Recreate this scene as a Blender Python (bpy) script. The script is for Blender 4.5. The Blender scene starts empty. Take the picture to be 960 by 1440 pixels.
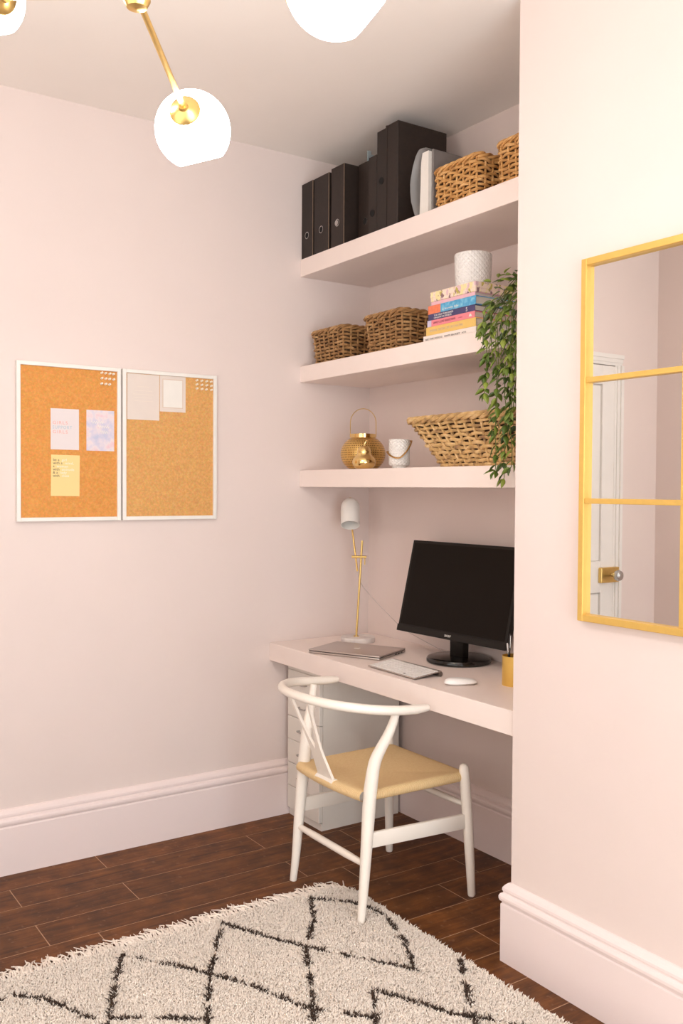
import bpy, bmesh, math, random
import numpy as np
from mathutils import Vector, Matrix

random.seed(7)
PI = math.pi
scene = bpy.context.scene
COL = scene.collection

# ------------------------------------------------------------------ camera
CAM = Vector((3.46415, -2.49437, 1.41255))
FW = Vector((-0.82808043, 0.56004488, -0.02515016))
RT = Vector((0.56009399, 0.8284094, 0.00570827))
UP = Vector((-0.02403151, 0.00935955, 0.99966739))
cam_data = bpy.data.cameras.new('camera')
cam = bpy.data.objects.new('camera', cam_data)
COL.objects.link(cam)
cam.matrix_world = Matrix(((RT.x, UP.x, -FW.x, CAM.x), (RT.y, UP.y, -FW.y, CAM.y), (RT.z, UP.z, -FW.z, CAM.z), (0, 0, 0, 1)))
cam_data.sensor_fit = 'VERTICAL'
cam_data.sensor_height = 36.0
cam_data.lens = 1305.67 / 1440 * 36.0
cam_data.clip_start = 0.02
scene.camera = cam

# ------------------------------------------------------------------ world, light, exposure
world = bpy.data.worlds.new('world')
scene.world = world
world.use_nodes = True
bg = world.node_tree.nodes['Background']
bg.inputs[0].default_value = (0.95, 0.97, 1.0, 1)
bg.inputs[1].default_value = 1.0
scene.view_settings.view_transform = 'Standard'
scene.view_settings.look = 'None'
scene.view_settings.gamma = 1.0
scene.view_settings.use_curve_mapping = False
scene.view_settings.exposure = 0.12


def area(name, loc, direction, sx, sy, power, color):
    d = bpy.data.lights.new(name, 'AREA')
    d.shape = 'RECTANGLE'
    d.size = sx
    d.size_y = sy
    d.energy = power
    d.color = color
    o = bpy.data.objects.new(name, d)
    COL.objects.link(o)
    o.location = loc
    o.rotation_euler = Vector(direction).to_track_quat('-Z', 'Y').to_euler()
    return o


area('added_daylight_front', (2.45, -3.36, 1.5), (0, 1, 0.1), 2.3, 1.6, 21, (1.0, 0.93, 0.84))  # unseen area lamp, added to brighten the chimney breast and alcove
area('added_daylight_right', (5.22, -1.85, 1.2), (-1, 0, 0.5), 2.2, 2.2, 90, (0.82, 0.935, 1.0))  # cool area lamp out of view, added to light the left wall and floor

# ------------------------------------------------------------------ material helpers
MATS = {}


def rgb(r, g, b):
    """sRGB 0-255 to linear"""
    def c(v):
        v /= 255.0
        return v / 12.92 if v <= 0.04045 else ((v + 0.055) / 1.055) ** 2.4
    return (c(r), c(g), c(b), 1.0)


def mat(name, color, rough=0.5, metal=0.0, var=0.0, scale=20.0, bump=0.0, bscale=None, rnd=0.0, stretch=None, color2=None, spec=None):
    m = bpy.data.materials.new(name)
    m.use_nodes = True
    nt = m.node_tree
    b = nt.nodes['Principled BSDF']
    b.inputs['Base Color'].default_value = color
    b.inputs['Roughness'].default_value = rough
    b.inputs['Metallic'].default_value = metal
    if spec is not None:
        b.inputs['Specular IOR Level'].default_value = spec
    L = nt.links
    if var or bump or color2:
        tc = nt.nodes.new('ShaderNodeTexCoord')
        mp = nt.nodes.new('ShaderNodeMapping')
        L.new(tc.outputs['Object'], mp.inputs[0])
        if stretch:
            mp.inputs['Scale'].default_value = stretch
        n = nt.nodes.new('ShaderNodeTexNoise')
        n.inputs['Scale'].default_value = scale
        n.inputs['Detail'].default_value = 5
        L.new(mp.outputs[0], n.inputs['Vector'])
        if var or color2:
            r = nt.nodes.new('ShaderNodeValToRGB')
            c2 = color2 or tuple(max(0, c * (1 - var)) for c in color[:3]) + (1,)
            r.color_ramp.elements[0].color = c2
            r.color_ramp.elements[1].color = color
            r.color_ramp.elements[0].position = 0.35
            r.color_ramp.elements[1].position = 0.65
            L.new(n.outputs[0], r.inputs[0])
            src = r.outputs[0]
            L.new(src, b.inputs['Base Color'])
        if bump:
            n2 = n
            if bscale:
                n2 = nt.nodes.new('ShaderNodeTexNoise')
                n2.inputs['Scale'].default_value = bscale
                n2.inputs['Detail'].default_value = 4
                L.new(mp.outputs[0], n2.inputs['Vector'])
            bp = nt.nodes.new('ShaderNodeBump')
            bp.inputs['Strength'].default_value = bump
            bp.inputs['Distance'].default_value = 0.002
            L.new(n2.outputs[0], bp.inputs['Height'])
            L.new(bp.outputs[0], b.inputs['Normal'])
    if rnd:
        oi = nt.nodes.new('ShaderNodeObjectInfo')
        hsv = nt.nodes.new('ShaderNodeHueSaturation')
        mr = nt.nodes.new('ShaderNodeMapRange')
        mr.inputs[3].default_value = 1 - rnd
        mr.inputs[4].default_value = 1 + rnd
        L.new(oi.outputs['Random'], mr.inputs[0])
        L.new(mr.outputs[0], hsv.inputs['Value'])
        if b.inputs['Base Color'].is_linked:
            L.new(b.inputs['Base Color'].links[0].from_socket, hsv.inputs['Color'])
        else:
            hsv.inputs['Color'].default_value = color
        L.new(hsv.outputs[0], b.inputs['Base Color'])
    MATS[name] = m
    return m


WALL = mat('wall_pink_paint', rgb(232, 215, 208), 0.6, var=0.02, scale=3, bump=0.06, bscale=160)
CEIL = mat('ceiling_paint', rgb(253, 245, 238), 0.7, var=0.02, scale=3, bump=0.05, bscale=120)
TRIM = mat('trim_pink_gloss', rgb(243, 226, 222), 0.35, var=0.02, scale=4)
SHELF = mat('shelf_pink_paint', rgb(247, 231, 223), 0.45, var=0.02, scale=5, bump=0.04, bscale=90)
DOORM = mat('door_white_paint', rgb(236, 230, 224), 0.4, var=0.03, scale=6)
GROUT = mat('floor_joint', rgb(188, 150, 118), 0.8, var=0.2, scale=30)
WHITE = mat('white_paint', rgb(240, 235, 228), 0.4, var=0.02, scale=12)
CHAIRW = mat('chair_white_lacquer', rgb(249, 239, 227), 0.35, var=0.02, scale=14)
CAB = mat('drawer_white', rgb(238, 230, 220), 0.4, var=0.02, scale=9)
BRASS = mat('brushed_brass', rgb(230, 196, 122), 0.32, 1.0, var=0.08, scale=60)
GOLDP = mat('gold_frame', rgb(232, 184, 92), 0.38, 0.75, var=0.06, scale=40)
GOLDM = mat('mirror_gold_paint', rgb(230, 188, 100), 0.4, 0.45, var=0.05, scale=40)
GOLDS = mat('polished_gold', rgb(236, 204, 138), 0.12, 1.0)
BLACKF = mat('file_black_paper', rgb(40, 27, 20), 0.6, var=0.25, scale=70, bump=0.15, rnd=0.12)
TAN = mat('worn_board_edge', rgb(150, 122, 98), 0.7, var=0.2, scale=40)
STEEL = mat('steel', rgb(190, 188, 185), 0.25, 1.0)
PAPER = mat('white_paper', rgb(240, 234, 226), 0.7, var=0.03, scale=25)
PAGES = mat('book_pages', rgb(228, 218, 206), 0.8, var=0.12, scale=60, stretch=(0.2, 0.2, 12))
GREYF = mat('grey_card', rgb(128, 120, 116), 0.55, var=0.06, scale=30)
ALU = mat('aluminium', rgb(200, 190, 184), 0.32, 0.85)
ALUD = mat('aluminium_dark', rgb(120, 112, 108), 0.4, 0.8)
KEYW = mat('white_plastic', rgb(244, 240, 236), 0.35)
BLKP = mat('black_plastic', rgb(22, 17, 13), 0.4, spec=0.25)
SCREEN = mat('black_screen', rgb(22, 15, 10), 0.5, spec=0.12)
CERAM = mat('white_ceramic', rgb(242, 238, 232), 0.25)
MARBLE = mat('white_marble', rgb(242, 234, 228), 0.3, color2=rgb(205, 195, 192), scale=18)
PENB = mat('black_pen', rgb(30, 26, 26), 0.3)
SOIL = mat('soil', rgb(60, 42, 30), 0.95, var=0.4, scale=80)
STEMG = mat('stem_green', rgb(98, 110, 48), 0.6, var=0.2, scale=40)
STRAP = mat('bronze_strap', rgb(176, 130, 66), 0.35, 0.7)
HOLE = mat('dark_hole', rgb(12, 10, 9), 0.9)
PIN = mat('pin_cream_plastic', rgb(245, 232, 214), 0.35)
CORD = mat('grey_flex', rgb(200, 186, 180), 0.6)


def glass_mat(name, tint, alpha, rough=0.05):
    m = bpy.data.materials.new(name)
    m.use_nodes = True
    nt = m.node_tree
    out = nt.nodes['Material Output']
    b = nt.nodes['Principled BSDF']
    b.inputs['Base Color'].default_value = tint
    b.inputs['Roughness'].default_value = rough
    t = nt.nodes.new('ShaderNodeBsdfTransparent')
    mx = nt.nodes.new('ShaderNodeMixShader')
    mx.inputs[0].default_value = alpha
    nt.links.new(t.outputs[0], mx.inputs[1])
    nt.links.new(b.outputs[0], mx.inputs[2])
    nt.links.new(mx.outputs[0], out.inputs[0])
    return m


PANE = glass_mat('added_window_glass', (0.9, 0.95, 0.95, 1), 0.06)
PLASTIC = glass_mat('clear_plastic', rgb(225, 222, 220), 0.34, 0.12)
BLUEPL = glass_mat('pale_blue_plastic', rgb(178, 192, 196), 0.75, 0.3)
MIRROR = mat('mirror_silver', (0.86, 0.85, 0.83, 1), 0.01, 1.0)


def emit_mat(name, color, strength):
    m = bpy.data.materials.new(name)
    m.use_nodes = True
    b = m.node_tree.nodes['Principled BSDF']
    b.inputs['Base Color'].default_value = (0.9, 0.9, 0.9, 1)
    b.inputs['Emission Color'].default_value = color
    b.inputs['Emission Strength'].default_value = strength
    return m


GLOBE = emit_mat('lit_opal_glass', (1.0, 0.95, 0.90, 1), 27.0)


def node_mat(name, rough, build, metal=0.0):
    m = bpy.data.materials.new(name)
    m.use_nodes = True
    nt = m.node_tree
    b = nt.nodes['Principled BSDF']
    b.inputs['Roughness'].default_value = rough
    b.inputs['Metallic'].default_value = metal
    build(nt, b)
    return m


def N(nt, t, **kw):
    n = nt.nodes.new('ShaderNode' + t)
    for k, v in kw.items():
        setattr(n, k, v)
    return n


def math_n(nt, op, a, b=None):
    n = N(nt, 'Math', operation=op)
    for i, v in enumerate((a, b)):
        if v is None:
            continue
        if isinstance(v, (int, float)):
            n.inputs[i].default_value = v
        else:
            nt.links.new(v, n.inputs[i])
    return n.outputs[0]


def ramp(nt, src, stops):
    r = N(nt, 'ValToRGB')
    e = r.color_ramp.elements
    while len(e) < len(stops):
        e.new(0.5)
    for i, (p, c) in enumerate(stops):
        e[i].position = p
        e[i].color = c
    nt.links.new(src, r.inputs[0])
    return r.outputs[0]


def build_wood(nt, b):
    L = nt.links
    tc = N(nt, 'TexCoord')
    oi = N(nt, 'ObjectInfo')
    off = N(nt, 'VectorMath', operation='SCALE')
    cmb = N(nt, 'CombineXYZ')
    L.new(oi.outputs['Random'], cmb.inputs[0])
    L.new(oi.outputs['Random'], cmb.inputs[1])
    L.new(cmb.outputs[0], off.inputs[0])
    off.inputs['Scale'].default_value = 37.0
    add = N(nt, 'VectorMath', operation='ADD')
    L.new(tc.outputs['Object'], add.inputs[0])
    L.new(off.outputs[0], add.inputs[1])
    mp = N(nt, 'Mapping')
    mp.inputs['Scale'].default_value = (14, 1.6, 8)
    L.new(add.outputs[0], mp.inputs[0])
    n = N(nt, 'TexNoise')
    n.inputs['Scale'].default_value = 2.4
    n.inputs['Detail'].default_value = 9
    n.inputs['Roughness'].default_value = 0.68
    n.inputs['Distortion'].default_value = 0.7
    L.new(mp.outputs[0], n.inputs['Vector'])
    c = ramp(nt, n.outputs[0], [(0.25, rgb(54, 28, 12)), (0.45, rgb(100, 57, 22)), (0.6, rgb(120, 73, 32)), (0.8, rgb(142, 93, 46))])
    n2 = N(nt, 'TexNoise')
    n2.inputs['Scale'].default_value = 11.0
    n2.inputs['Detail'].default_value = 6
    L.new(add.outputs[0], n2.inputs['Vector'])
    mixn = N(nt, 'MixRGB', blend_type='MULTIPLY')
    mixn.inputs[0].default_value = 0.75
    L.new(c, mixn.inputs[1])
    L.new(ramp(nt, n2.outputs[0], [(0.35, (0.5, 0.45, 0.40, 1)), (0.62, (1.15, 1.08, 0.98, 1))]), mixn.inputs[2])
    # pale scuffs and specks
    v = N(nt, 'TexNoise')
    v.inputs['Scale'].default_value = 46
    v.inputs['Detail'].default_value = 2
    L.new(add.outputs[0], v.inputs['Vector'])
    sc = ramp(nt, v.outputs[0], [(0.62, (0, 0, 0, 1)), (0.74, (0.4, 0.4, 0.4, 1))])
    mix2 = N(nt, 'MixRGB')
    L.new(sc, mix2.inputs[0])
    L.new(mixn.outputs[0], mix2.inputs[1])
    mix2.inputs[2].default_value = rgb(150, 112, 84)
    hsv = N(nt, 'HueSaturation')
    mr = N(nt, 'MapRange')
    mr.inputs[3].default_value = 0.82
    mr.inputs[4].default_value = 1.15
    L.new(oi.outputs['Random'], mr.inputs[0])
    L.new(mr.outputs[0], hsv.inputs['Value'])
    L.new(mix2.outputs[0], hsv.inputs['Color'])
    L.new(hsv.outputs[0], b.inputs['Base Color'])
    bp = N(nt, 'Bump')
    bp.inputs['Strength'].default_value = 0.25
    bp.inputs['Distance'].default_value = 0.002
    L.new(n.outputs[0], bp.inputs['Height'])
    L.new(bp.outputs[0], b.inputs['Normal'])


WOOD = node_mat('dark_plank_wood', 0.5, build_wood)
WOOD.node_tree.nodes['Principled BSDF'].inputs['Specular IOR Level'].default_value = 0.3


def cork_build(base, dark, light):
    def f(nt, b):
        L = nt.links
        tc = N(nt, 'TexCoord')
        v = N(nt, 'TexVoronoi')
        v.inputs['Scale'].default_value = 190
        L.new(tc.outputs['Object'], v.inputs['Vector'])
        n = N(nt, 'TexNoise')
        n.inputs['Scale'].default_value = 110
        n.inputs['Detail'].default_value = 4
        L.new(tc.outputs['Object'], n.inputs['Vector'])
        c = ramp(nt, n.outputs[0], [(0.3, dark), (0.5, base), (0.72, light)])
        mx = N(nt, 'MixRGB', blend_type='MULTIPLY')
        mx.inputs[0].default_value = 0.15
        L.new(c, mx.inputs[1])
        L.new(v.outputs['Color'], mx.inputs[2])
        L.new(mx.outputs[0], b.inputs['Base Color'])
    return f


CORK1 = node_mat('cork_orange', 0.85, cork_build(rgb(224, 154, 78), rgb(217, 146, 70), rgb(230, 162, 88)))
CORK2 = node_mat('cork_tan', 0.85, cork_build(rgb(222, 166, 98), rgb(214, 157, 90), rgb(229, 175, 109)))


def seat_build(nt, b):
    L = nt.links
    uv = N(nt, 'TexCoord')
    sx = N(nt, 'SeparateXYZ')
    L.new(uv.outputs['UV'], sx.inputs[0])
    w = math_n(nt, 'SINE', math_n(nt, 'MULTIPLY', sx.outputs[0], 2 * PI / 0.0048))
    n = N(nt, 'TexNoise')
    n.inputs['Scale'].default_value = 90
    L.new(uv.outputs['UV'], n.inputs['Vector'])
    v = math_n(nt, 'ADD', math_n(nt, 'MULTIPLY', w, 0.22), math_n(nt, 'ADD', math_n(nt, 'MULTIPLY', n.outputs[0], 0.3), 0.35))
    c = ramp(nt, v, [(0.2, rgb(226, 182, 120)), (0.5, rgb(248, 213, 156)), (0.8, rgb(255, 226, 176))])
    L.new(c, b.inputs['Base Color'])
    bp = N(nt, 'Bump')
    bp.inputs['Strength'].default_value = 0.6
    bp.inputs['Distance'].default_value = 0.002
    L.new(w, bp.inputs['Height'])
    L.new(bp.outputs[0], b.inputs['Normal'])


SEAT = node_mat('paper_cord', 0.75, seat_build)


def polar(nt):
    tc = N(nt, 'TexCoord')
    s = N(nt, 'SeparateXYZ')
    nt.links.new(tc.outputs['Object'], s.inputs[0])
    return math_n(nt, 'ARCTAN2', s.outputs[1], s.outputs[0]), s.outputs[2]


def lantern_build(nt, b):
    L = nt.links
    a, z = polar(nt)
    u = math_n(nt, 'FRACT', math_n(nt, 'MULTIPLY', a, 64 / (2 * PI)))
    v = math_n(nt, 'FRACT', math_n(nt, 'MULTIPLY', z, 1 / 0.0095))
    du = math_n(nt, 'SUBTRACT', u, 0.5)
    dv = math_n(nt, 'SUBTRACT', v, 0.5)
    d = math_n(nt, 'SQRT', math_n(nt, 'ADD', math_n(nt, 'MULTIPLY', du, du), math_n(nt, 'MULTIPLY', dv, dv)))
    c = ramp(nt, d, [(0.20, rgb(120, 86, 40)), (0.30, rgb(226, 188, 116))])
    L.new(c, b.inputs['Base Color'])
    bp = N(nt, 'Bump')
    bp.inputs['Strength'].default_value = 0.4
    bp.inputs['Distance'].default_value = 0.002
    L.new(math_n(nt, 'MINIMUM', d, 0.35), bp.inputs['Height'])
    L.new(bp.outputs[0], b.inputs['Normal'])


LANT = node_mat('perforated_gold', 0.3, lantern_build, 0.9)


def relief_build(count, pitch, col):
    def f(nt, b):
        L = nt.links
        b.inputs['Base Color'].default_value = col
        a, z = polar(nt)
        ua = math_n(nt, 'MULTIPLY', a, count / 2.0)
        vz = math_n(nt, 'MULTIPLY', z, PI / pitch)
        s1 = math_n(nt, 'ABSOLUTE', math_n(nt, 'SINE', math_n(nt, 'ADD', ua, vz)))
        s2 = math_n(nt, 'ABSOLUTE', math_n(nt, 'SINE', math_n(nt, 'SUBTRACT', ua, vz)))
        bp = N(nt, 'Bump')
        bp.inputs['Strength'].default_value = 0.55
        bp.inputs['Distance'].default_value = 0.004
        L.new(math_n(nt, 'MINIMUM', s1, s2), bp.inputs['Height'])
        L.new(bp.outputs[0], b.inputs['Normal'])
    return f


POTM = node_mat('white_diamond_ceramic', 0.3, relief_build(22, 0.018, rgb(244, 240, 236)))
MUGM = node_mat('white_relief_ceramic', 0.3, relief_build(18, 0.012, rgb(244, 238, 232)))


def floral_build(nt, b):
    L = nt.links
    tc = N(nt, 'TexCoord')
    def layer(scale, off, thr, col, prev):
        mp = N(nt, 'Mapping')
        mp.inputs['Location'].default_value = off
        mp.inputs['Scale'].default_value = (1, 1, 0.6)
        L.new(tc.outputs['Object'], mp.inputs[0])
        n = N(nt, 'TexNoise')
        n.inputs['Scale'].default_value = scale
        n.inputs['Detail'].default_value = 2
        L.new(mp.outputs[0], n.inputs['Vector'])
        m = N(nt, 'MixRGB')
        L.new(ramp(nt, n.outputs[0], [(thr, (0, 0, 0, 1)), (thr + 0.03, (1, 1, 1, 1))]), m.inputs[0])
        if isinstance(prev, tuple):
            m.inputs[1].default_value = prev
        else:
            L.new(prev, m.inputs[1])
        m.inputs[2].default_value = col
        return m.outputs[0]
    c = layer(34, (0, 0, 0), 0.53, rgb(244, 226, 168), rgb(248, 224, 206))
    c = layer(46, (5, 2, 1), 0.58, rgb(226, 190, 196), c)
    c = layer(44, (9, 7, 3), 0.60, rgb(150, 116, 118), c)
    c = layer(48, (2, 9, 6), 0.62, rgb(196, 178, 92), c)
    L.new(c, b.inputs['Base Color'])


FLORAL = node_mat('floral_print', 0.55, floral_build)


def water_build(stops, scale):
    def f(nt, b):
        tc = N(nt, 'TexCoord')
        n = N(nt, 'TexNoise')
        n.inputs['Scale'].default_value = scale
        n.inputs['Detail'].default_value = 4
        nt.links.new(tc.outputs['Object'], n.inputs['Vector'])
        nt.links.new(ramp(nt, n.outputs[0], stops), b.inputs['Base Color'])
    return f


WATER = node_mat('watercolour_print', 0.6, water_build([(0.3, rgb(192, 194, 216)), (0.45, rgb(214, 205, 220)), (0.55, rgb(230, 216, 219)), (0.68, rgb(230, 196, 205))], 26))
BLUEB = node_mat('mottled_blue_cover', 0.45, water_build([(0.3, rgb(62, 150, 200)), (0.5, rgb(96, 176, 216)), (0.65, rgb(140, 204, 226))], 60))


def leaf_build(nt, b):
    L = nt.links
    oi = N(nt, 'ObjectInfo')
    L.new(ramp(nt, oi.outputs['Random'], [(0.0, rgb(52, 72, 26)), (0.5, rgb(92, 116, 40)), (1.0, rgb(146, 160, 66))]), b.inputs['Base Color'])


LEAF = node_mat('leaf_green', 0.4, leaf_build)


def wicker_mat(name, c1, c2, c3):
    def f(nt, b):
        L = nt.links
        tc = N(nt, 'TexCoord')
        oi = N(nt, 'ObjectInfo')
        add = N(nt, 'VectorMath', operation='ADD')
        L.new(tc.outputs['Object'], add.inputs[0])
        L.new(oi.outputs['Random'], add.inputs[1])
        n = N(nt, 'TexNoise')
        n.inputs['Scale'].default_value = 24
        n.inputs['Detail'].default_value = 5
        L.new(add.outputs[0], n.inputs['Vector'])
        L.new(ramp(nt, n.outputs[0], [(0.3, c1), (0.5, c2), (0.7, c3)]), b.inputs['Base Color'])
    return node_mat(name, 0.55, f)


WICK_H = wicker_mat('honey_wicker', rgb(168, 116, 60), rgb(206, 154, 90), rgb(228, 182, 122))
WICK_B = wicker_mat('brown_wicker', rgb(112, 78, 44), rgb(158, 116, 70), rgb(192, 152, 104))
WICK_S = wicker_mat('straw_wicker', rgb(142, 108, 74), rgb(206, 166, 108), rgb(230, 196, 144))
WICK_D = mat('wicker_base_gap_shade', rgb(88, 58, 32), 0.8, var=0.3, scale=40)  # dark brown for basket bases and the shade set behind weave gaps


# ------------------------------------------------------------------ geometry helpers
class MB:
    """collects shapes and links them as one mesh object"""

    def __init__(self):
        self.v = []
        self.f = []
        self.uv = {}

    def add(self, vs, fs, M=None):
        o = len(self.v)
        for p in vs:
            p = Vector(p)
            self.v.append(tuple(M @ p) if M is not None else tuple(p))
        self.f += [tuple(i + o for i in f) for f in fs]
        return self

    def box(self, a, b, M=None):
        (x0, y0, z0), (x1, y1, z1) = a, b
        return self.add([(x0, y0, z0), (x1, y0, z0), (x1, y1, z0), (x0, y1, z0), (x0, y0, z1), (x1, y0, z1), (x1, y1, z1), (x0, y1, z1)],
                        [(0, 3, 2, 1), (4, 5, 6, 7), (0, 1, 5, 4), (1, 2, 6, 5), (2, 3, 7, 6), (3, 0, 4, 7)], M)

    def rbox(self, a, b, r=0.003, seg=2, M=None):
        bm = bmesh.new()
        bmesh.ops.create_cube(bm, size=1)
        s = [b[i] - a[i] for i in range(3)]
        c = [(b[i] + a[i]) / 2 for i in range(3)]
        for v in bm.verts:
            v.co = Vector((v.co.x * s[0] + c[0], v.co.y * s[1] + c[1], v.co.z * s[2] + c[2]))
        bmesh.ops.bevel(bm, geom=list(bm.edges), offset=min(r, min(s) * 0.49), segments=seg, profile=0.5, affect='EDGES')
        bm.verts.index_update()
        self.add([v.co.copy() for v in bm.verts], [[v.index for v in f.verts] for f in bm.faces], M)
        bm.free()
        return self

    def tube(self, pts, rad, seg=8, closed=False, caps=True, ref=None, M=None, flat=1.0):
        pts = [Vector(p) for p in pts]
        n = len(pts)
        if not hasattr(rad, '__len__'):
            rad = [rad] * n
        vs, fs = [], []
        ref = Vector(ref) if ref else None
        prev = None
        for i, p in enumerate(pts):
            if closed:
                t = pts[(i + 1) % n] - pts[i - 1]
            else:
                t = pts[min(i + 1, n - 1)] - pts[max(i - 1, 0)]
            t.normalize()
            if ref is not None:
                a = t.cross(ref)
            elif prev is not None:
                a = prev - t * prev.dot(t)
            else:
                a = t.cross(Vector((0, 0, 1)))
                if a.length < 0.2:
                    a = t.cross(Vector((1, 0, 0)))
            a.normalize()
            prev = a
            b = a.cross(t)
            for k in range(seg):
                an = 2 * PI * k / seg
                vs.append(p + a * (math.cos(an) * rad[i]) + b * (math.sin(an) * rad[i] * flat))
        m = n if closed else n - 1
        for i in range(m):
            j = (i + 1) % n
            for k in range(seg):
                l = (k + 1) % seg
                fs.append((i * seg + k, i * seg + l, j * seg + l, j * seg + k))
        if not closed and caps:
            fs.append(tuple(range(seg))[::-1])
            fs.append(tuple((n - 1) * seg + k for k in range(seg)))
        return self.add(vs, fs, M)

    def lathe(self, prof, seg=32, M=None, closed=False):
        """prof: list of (r,z)"""
        vs, fs = [], []
        n = len(prof)
        for r, z in prof:
            for k in range(seg):
                an = 2 * PI * k / seg
                vs.append((r * math.cos(an), r * math.sin(an), z))
        m = n if closed else n - 1
        for i in range(m):
            j = (i + 1) % n
            for k in range(seg):
                l = (k + 1) % seg
                fs.append((i * seg + k, i * seg + l, j * seg + l, j * seg + k))
        if not closed:
            if prof[0][0] > 1e-6:
                fs.append(tuple(range(seg))[::-1])
            if prof[-1][0] > 1e-6:
                fs.append(tuple((n - 1) * seg + k for k in range(seg)))
        return self.add(vs, fs, M)

    def prism(self, poly, t, M=None):
        """2D polygon (x,y) extruded z 0..t"""
        n = len(poly)
        vs = [(x, y, 0) for x, y in poly] + [(x, y, t) for x, y in poly]
        fs = [tuple(range(n))[::-1], tuple(range(n, 2 * n))] + [(i, (i + 1) % n, n + (i + 1) % n, n + i) for i in range(n)]
        return self.add(vs, fs, M)

    def build(self, name, m, parent=None, smooth=False, loc=None):
        me = bpy.data.meshes.new(name)
        me.from_pydata(self.v, [], self.f)
        bm = bmesh.new()
        bm.from_mesh(me)
        bmesh.ops.recalc_face_normals(bm, faces=bm.faces)
        bm.to_mesh(me)
        bm.free()
        me.materials.append(m)
        if smooth:
            try:
                me.shade_smooth()
                me.set_sharp_from_angle(angle=math.radians(40))
            except Exception:
                pass
        o = bpy.data.objects.new(name, me)
        COL.objects.link(o)
        if parent:
            o.parent = parent
        if loc:
            o.location = loc
        return o


def thing(name, label, cat, loc=(0, 0, 0), rz=0.0, group=None):
    o = bpy.data.objects.new(name, None)
    o.empty_display_size = 0.05
    COL.objects.link(o)
    o.location = loc
    o.rotation_euler = (0, 0, rz)
    o['label'] = label
    o['category'] = cat
    if group:
        o['group'] = group
    return o


def tag(o, label, cat, group=None):
    o['label'] = label
    o['category'] = cat
    if group:
        o['group'] = group
    return o


def struct(o):
    o['kind'] = 'structure'
    return o


def stuff(o):
    o['kind'] = 'stuff'
    return o


def axis_matrix(origin, xa, ya, za):
    return Matrix(((xa[0], ya[0], za[0], origin[0]), (xa[1], ya[1], za[1], origin[1]), (xa[2], ya[2], za[2], origin[2]), (0, 0, 0, 1)))


def dir_matrix(origin, d):
    """local +Z goes along d"""
    d = Vector(d).normalized()
    return Matrix.Translation(Vector(origin)) @ d.to_track_quat('Z', 'Y').to_matrix().to_4x4()


def text_mesh(name, body, size, m, parent, M, depth=0.0003, align='LEFT', space=1.0, width=None):
    c = bpy.data.curves.new(name + '_curve', 'FONT')
    c.body = body
    c.size = size
    c.extrude = depth
    c.align_x = align
    c.space_character = space
    c.resolution_u = 3
    tmp = bpy.data.objects.new(name + '_tmp', c)
    COL.objects.link(tmp)
    dg = bpy.context.evaluated_depsgraph_get()
    me = bpy.data.meshes.new_from_object(tmp.evaluated_get(dg))
    bpy.data.objects.remove(tmp)
    bpy.data.curves.remove(c)
    sx = 1.0
    if width and me.vertices:
        xs = [v.co.x for v in me.vertices]
        sx = width / max(1e-6, max(xs) - min(xs))
    me.transform(M @ Matrix.Diagonal((sx, 1, 1, 1)))
    me.materials.clear()
    me.materials.append(m)
    o = bpy.data.objects.new(name, me)
    COL.objects.link(o)
    o.parent = parent
    return o


# ------------------------------------------------------------------ room shell
H = 2.847           # ceiling
W = 1.4765          # chimney breast side
DC = 0.5305         # chimney breast depth
YF = -3.14          # wall opposite the desk
XR = 5.0            # wall behind the camera
T = 0.12

floor = struct(MB().box((-T, YF - T, -0.09), (XR + T, T, -0.0005)).build('floor', GROUT))
pw, pl, x_off = 0.1575, 0.934, -0.005
starts = [-1.296, -1.648, -1.296, -1.648, -1.496, -1.10, -1.295, -0.88, -1.42, -1.15]
full = None
for k in range(-1, 33):
    x0 = x_off + k * pw
    a, b = max(x0, 0.0) + 0.0016, min(x0 + pw, XR) - 0.0016
    if b - a < 0.02:
        continue
    s = starts[k % 10]
    y = s - 4 * pl
    while y < 0:
        c, d = max(y, YF) + 0.0016, min(y + pl, 0.0) - 0.0016
        y += pl
        if d - c < 0.02:
            continue
        MB().rbox((a, c, -0.006), (b, d, 0.0), 0.0004, 1).build('plank', WOOD, floor)

struct(MB().box((-T, YF - T, 0), (0, T, H)).build('wall_left', WALL))
struct(MB().box((0, 0, 0), (W, T, H)).build('wall_back', WALL))
struct(MB().box((W, -DC, 0), (XR, T, H)).build('wall_chimney', WALL))
struct(MB().box((-T, YF - T, H), (XR + T, T, H + T)).build('ceiling', CEIL))


def wall_with_added_window(name, along, fixed, thick, lo, hi, w0, w1, z0, z1):
    m = MB()
    def bx(a0, a1, za, zb):
        if along == 'x':
            m.box((a0, min(fixed, fixed + thick), za), (a1, max(fixed, fixed + thick), zb))
        else:
            m.box((min(fixed, fixed + thick), a0, za), (max(fixed, fixed + thick), a1, zb))
    bx(lo, w0, 0, H)
    bx(w1, hi, 0, H)
    bx(w0, w1, 0, z0)
    bx(w0, w1, z1, H)
    return struct(m.build(name, WALL))


wall_with_added_window('wall_front', 'x', YF, -T, 0, XR, 1.25, 3.65, 0.7, 2.35)  # real wall, opening cut for an invented window
wall_with_added_window('wall_right', 'y', XR, T, YF - T, T, -2.95, -0.75, 0.14, 2.6)  # wall behind the camera, its tall opening made up for the light


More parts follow.
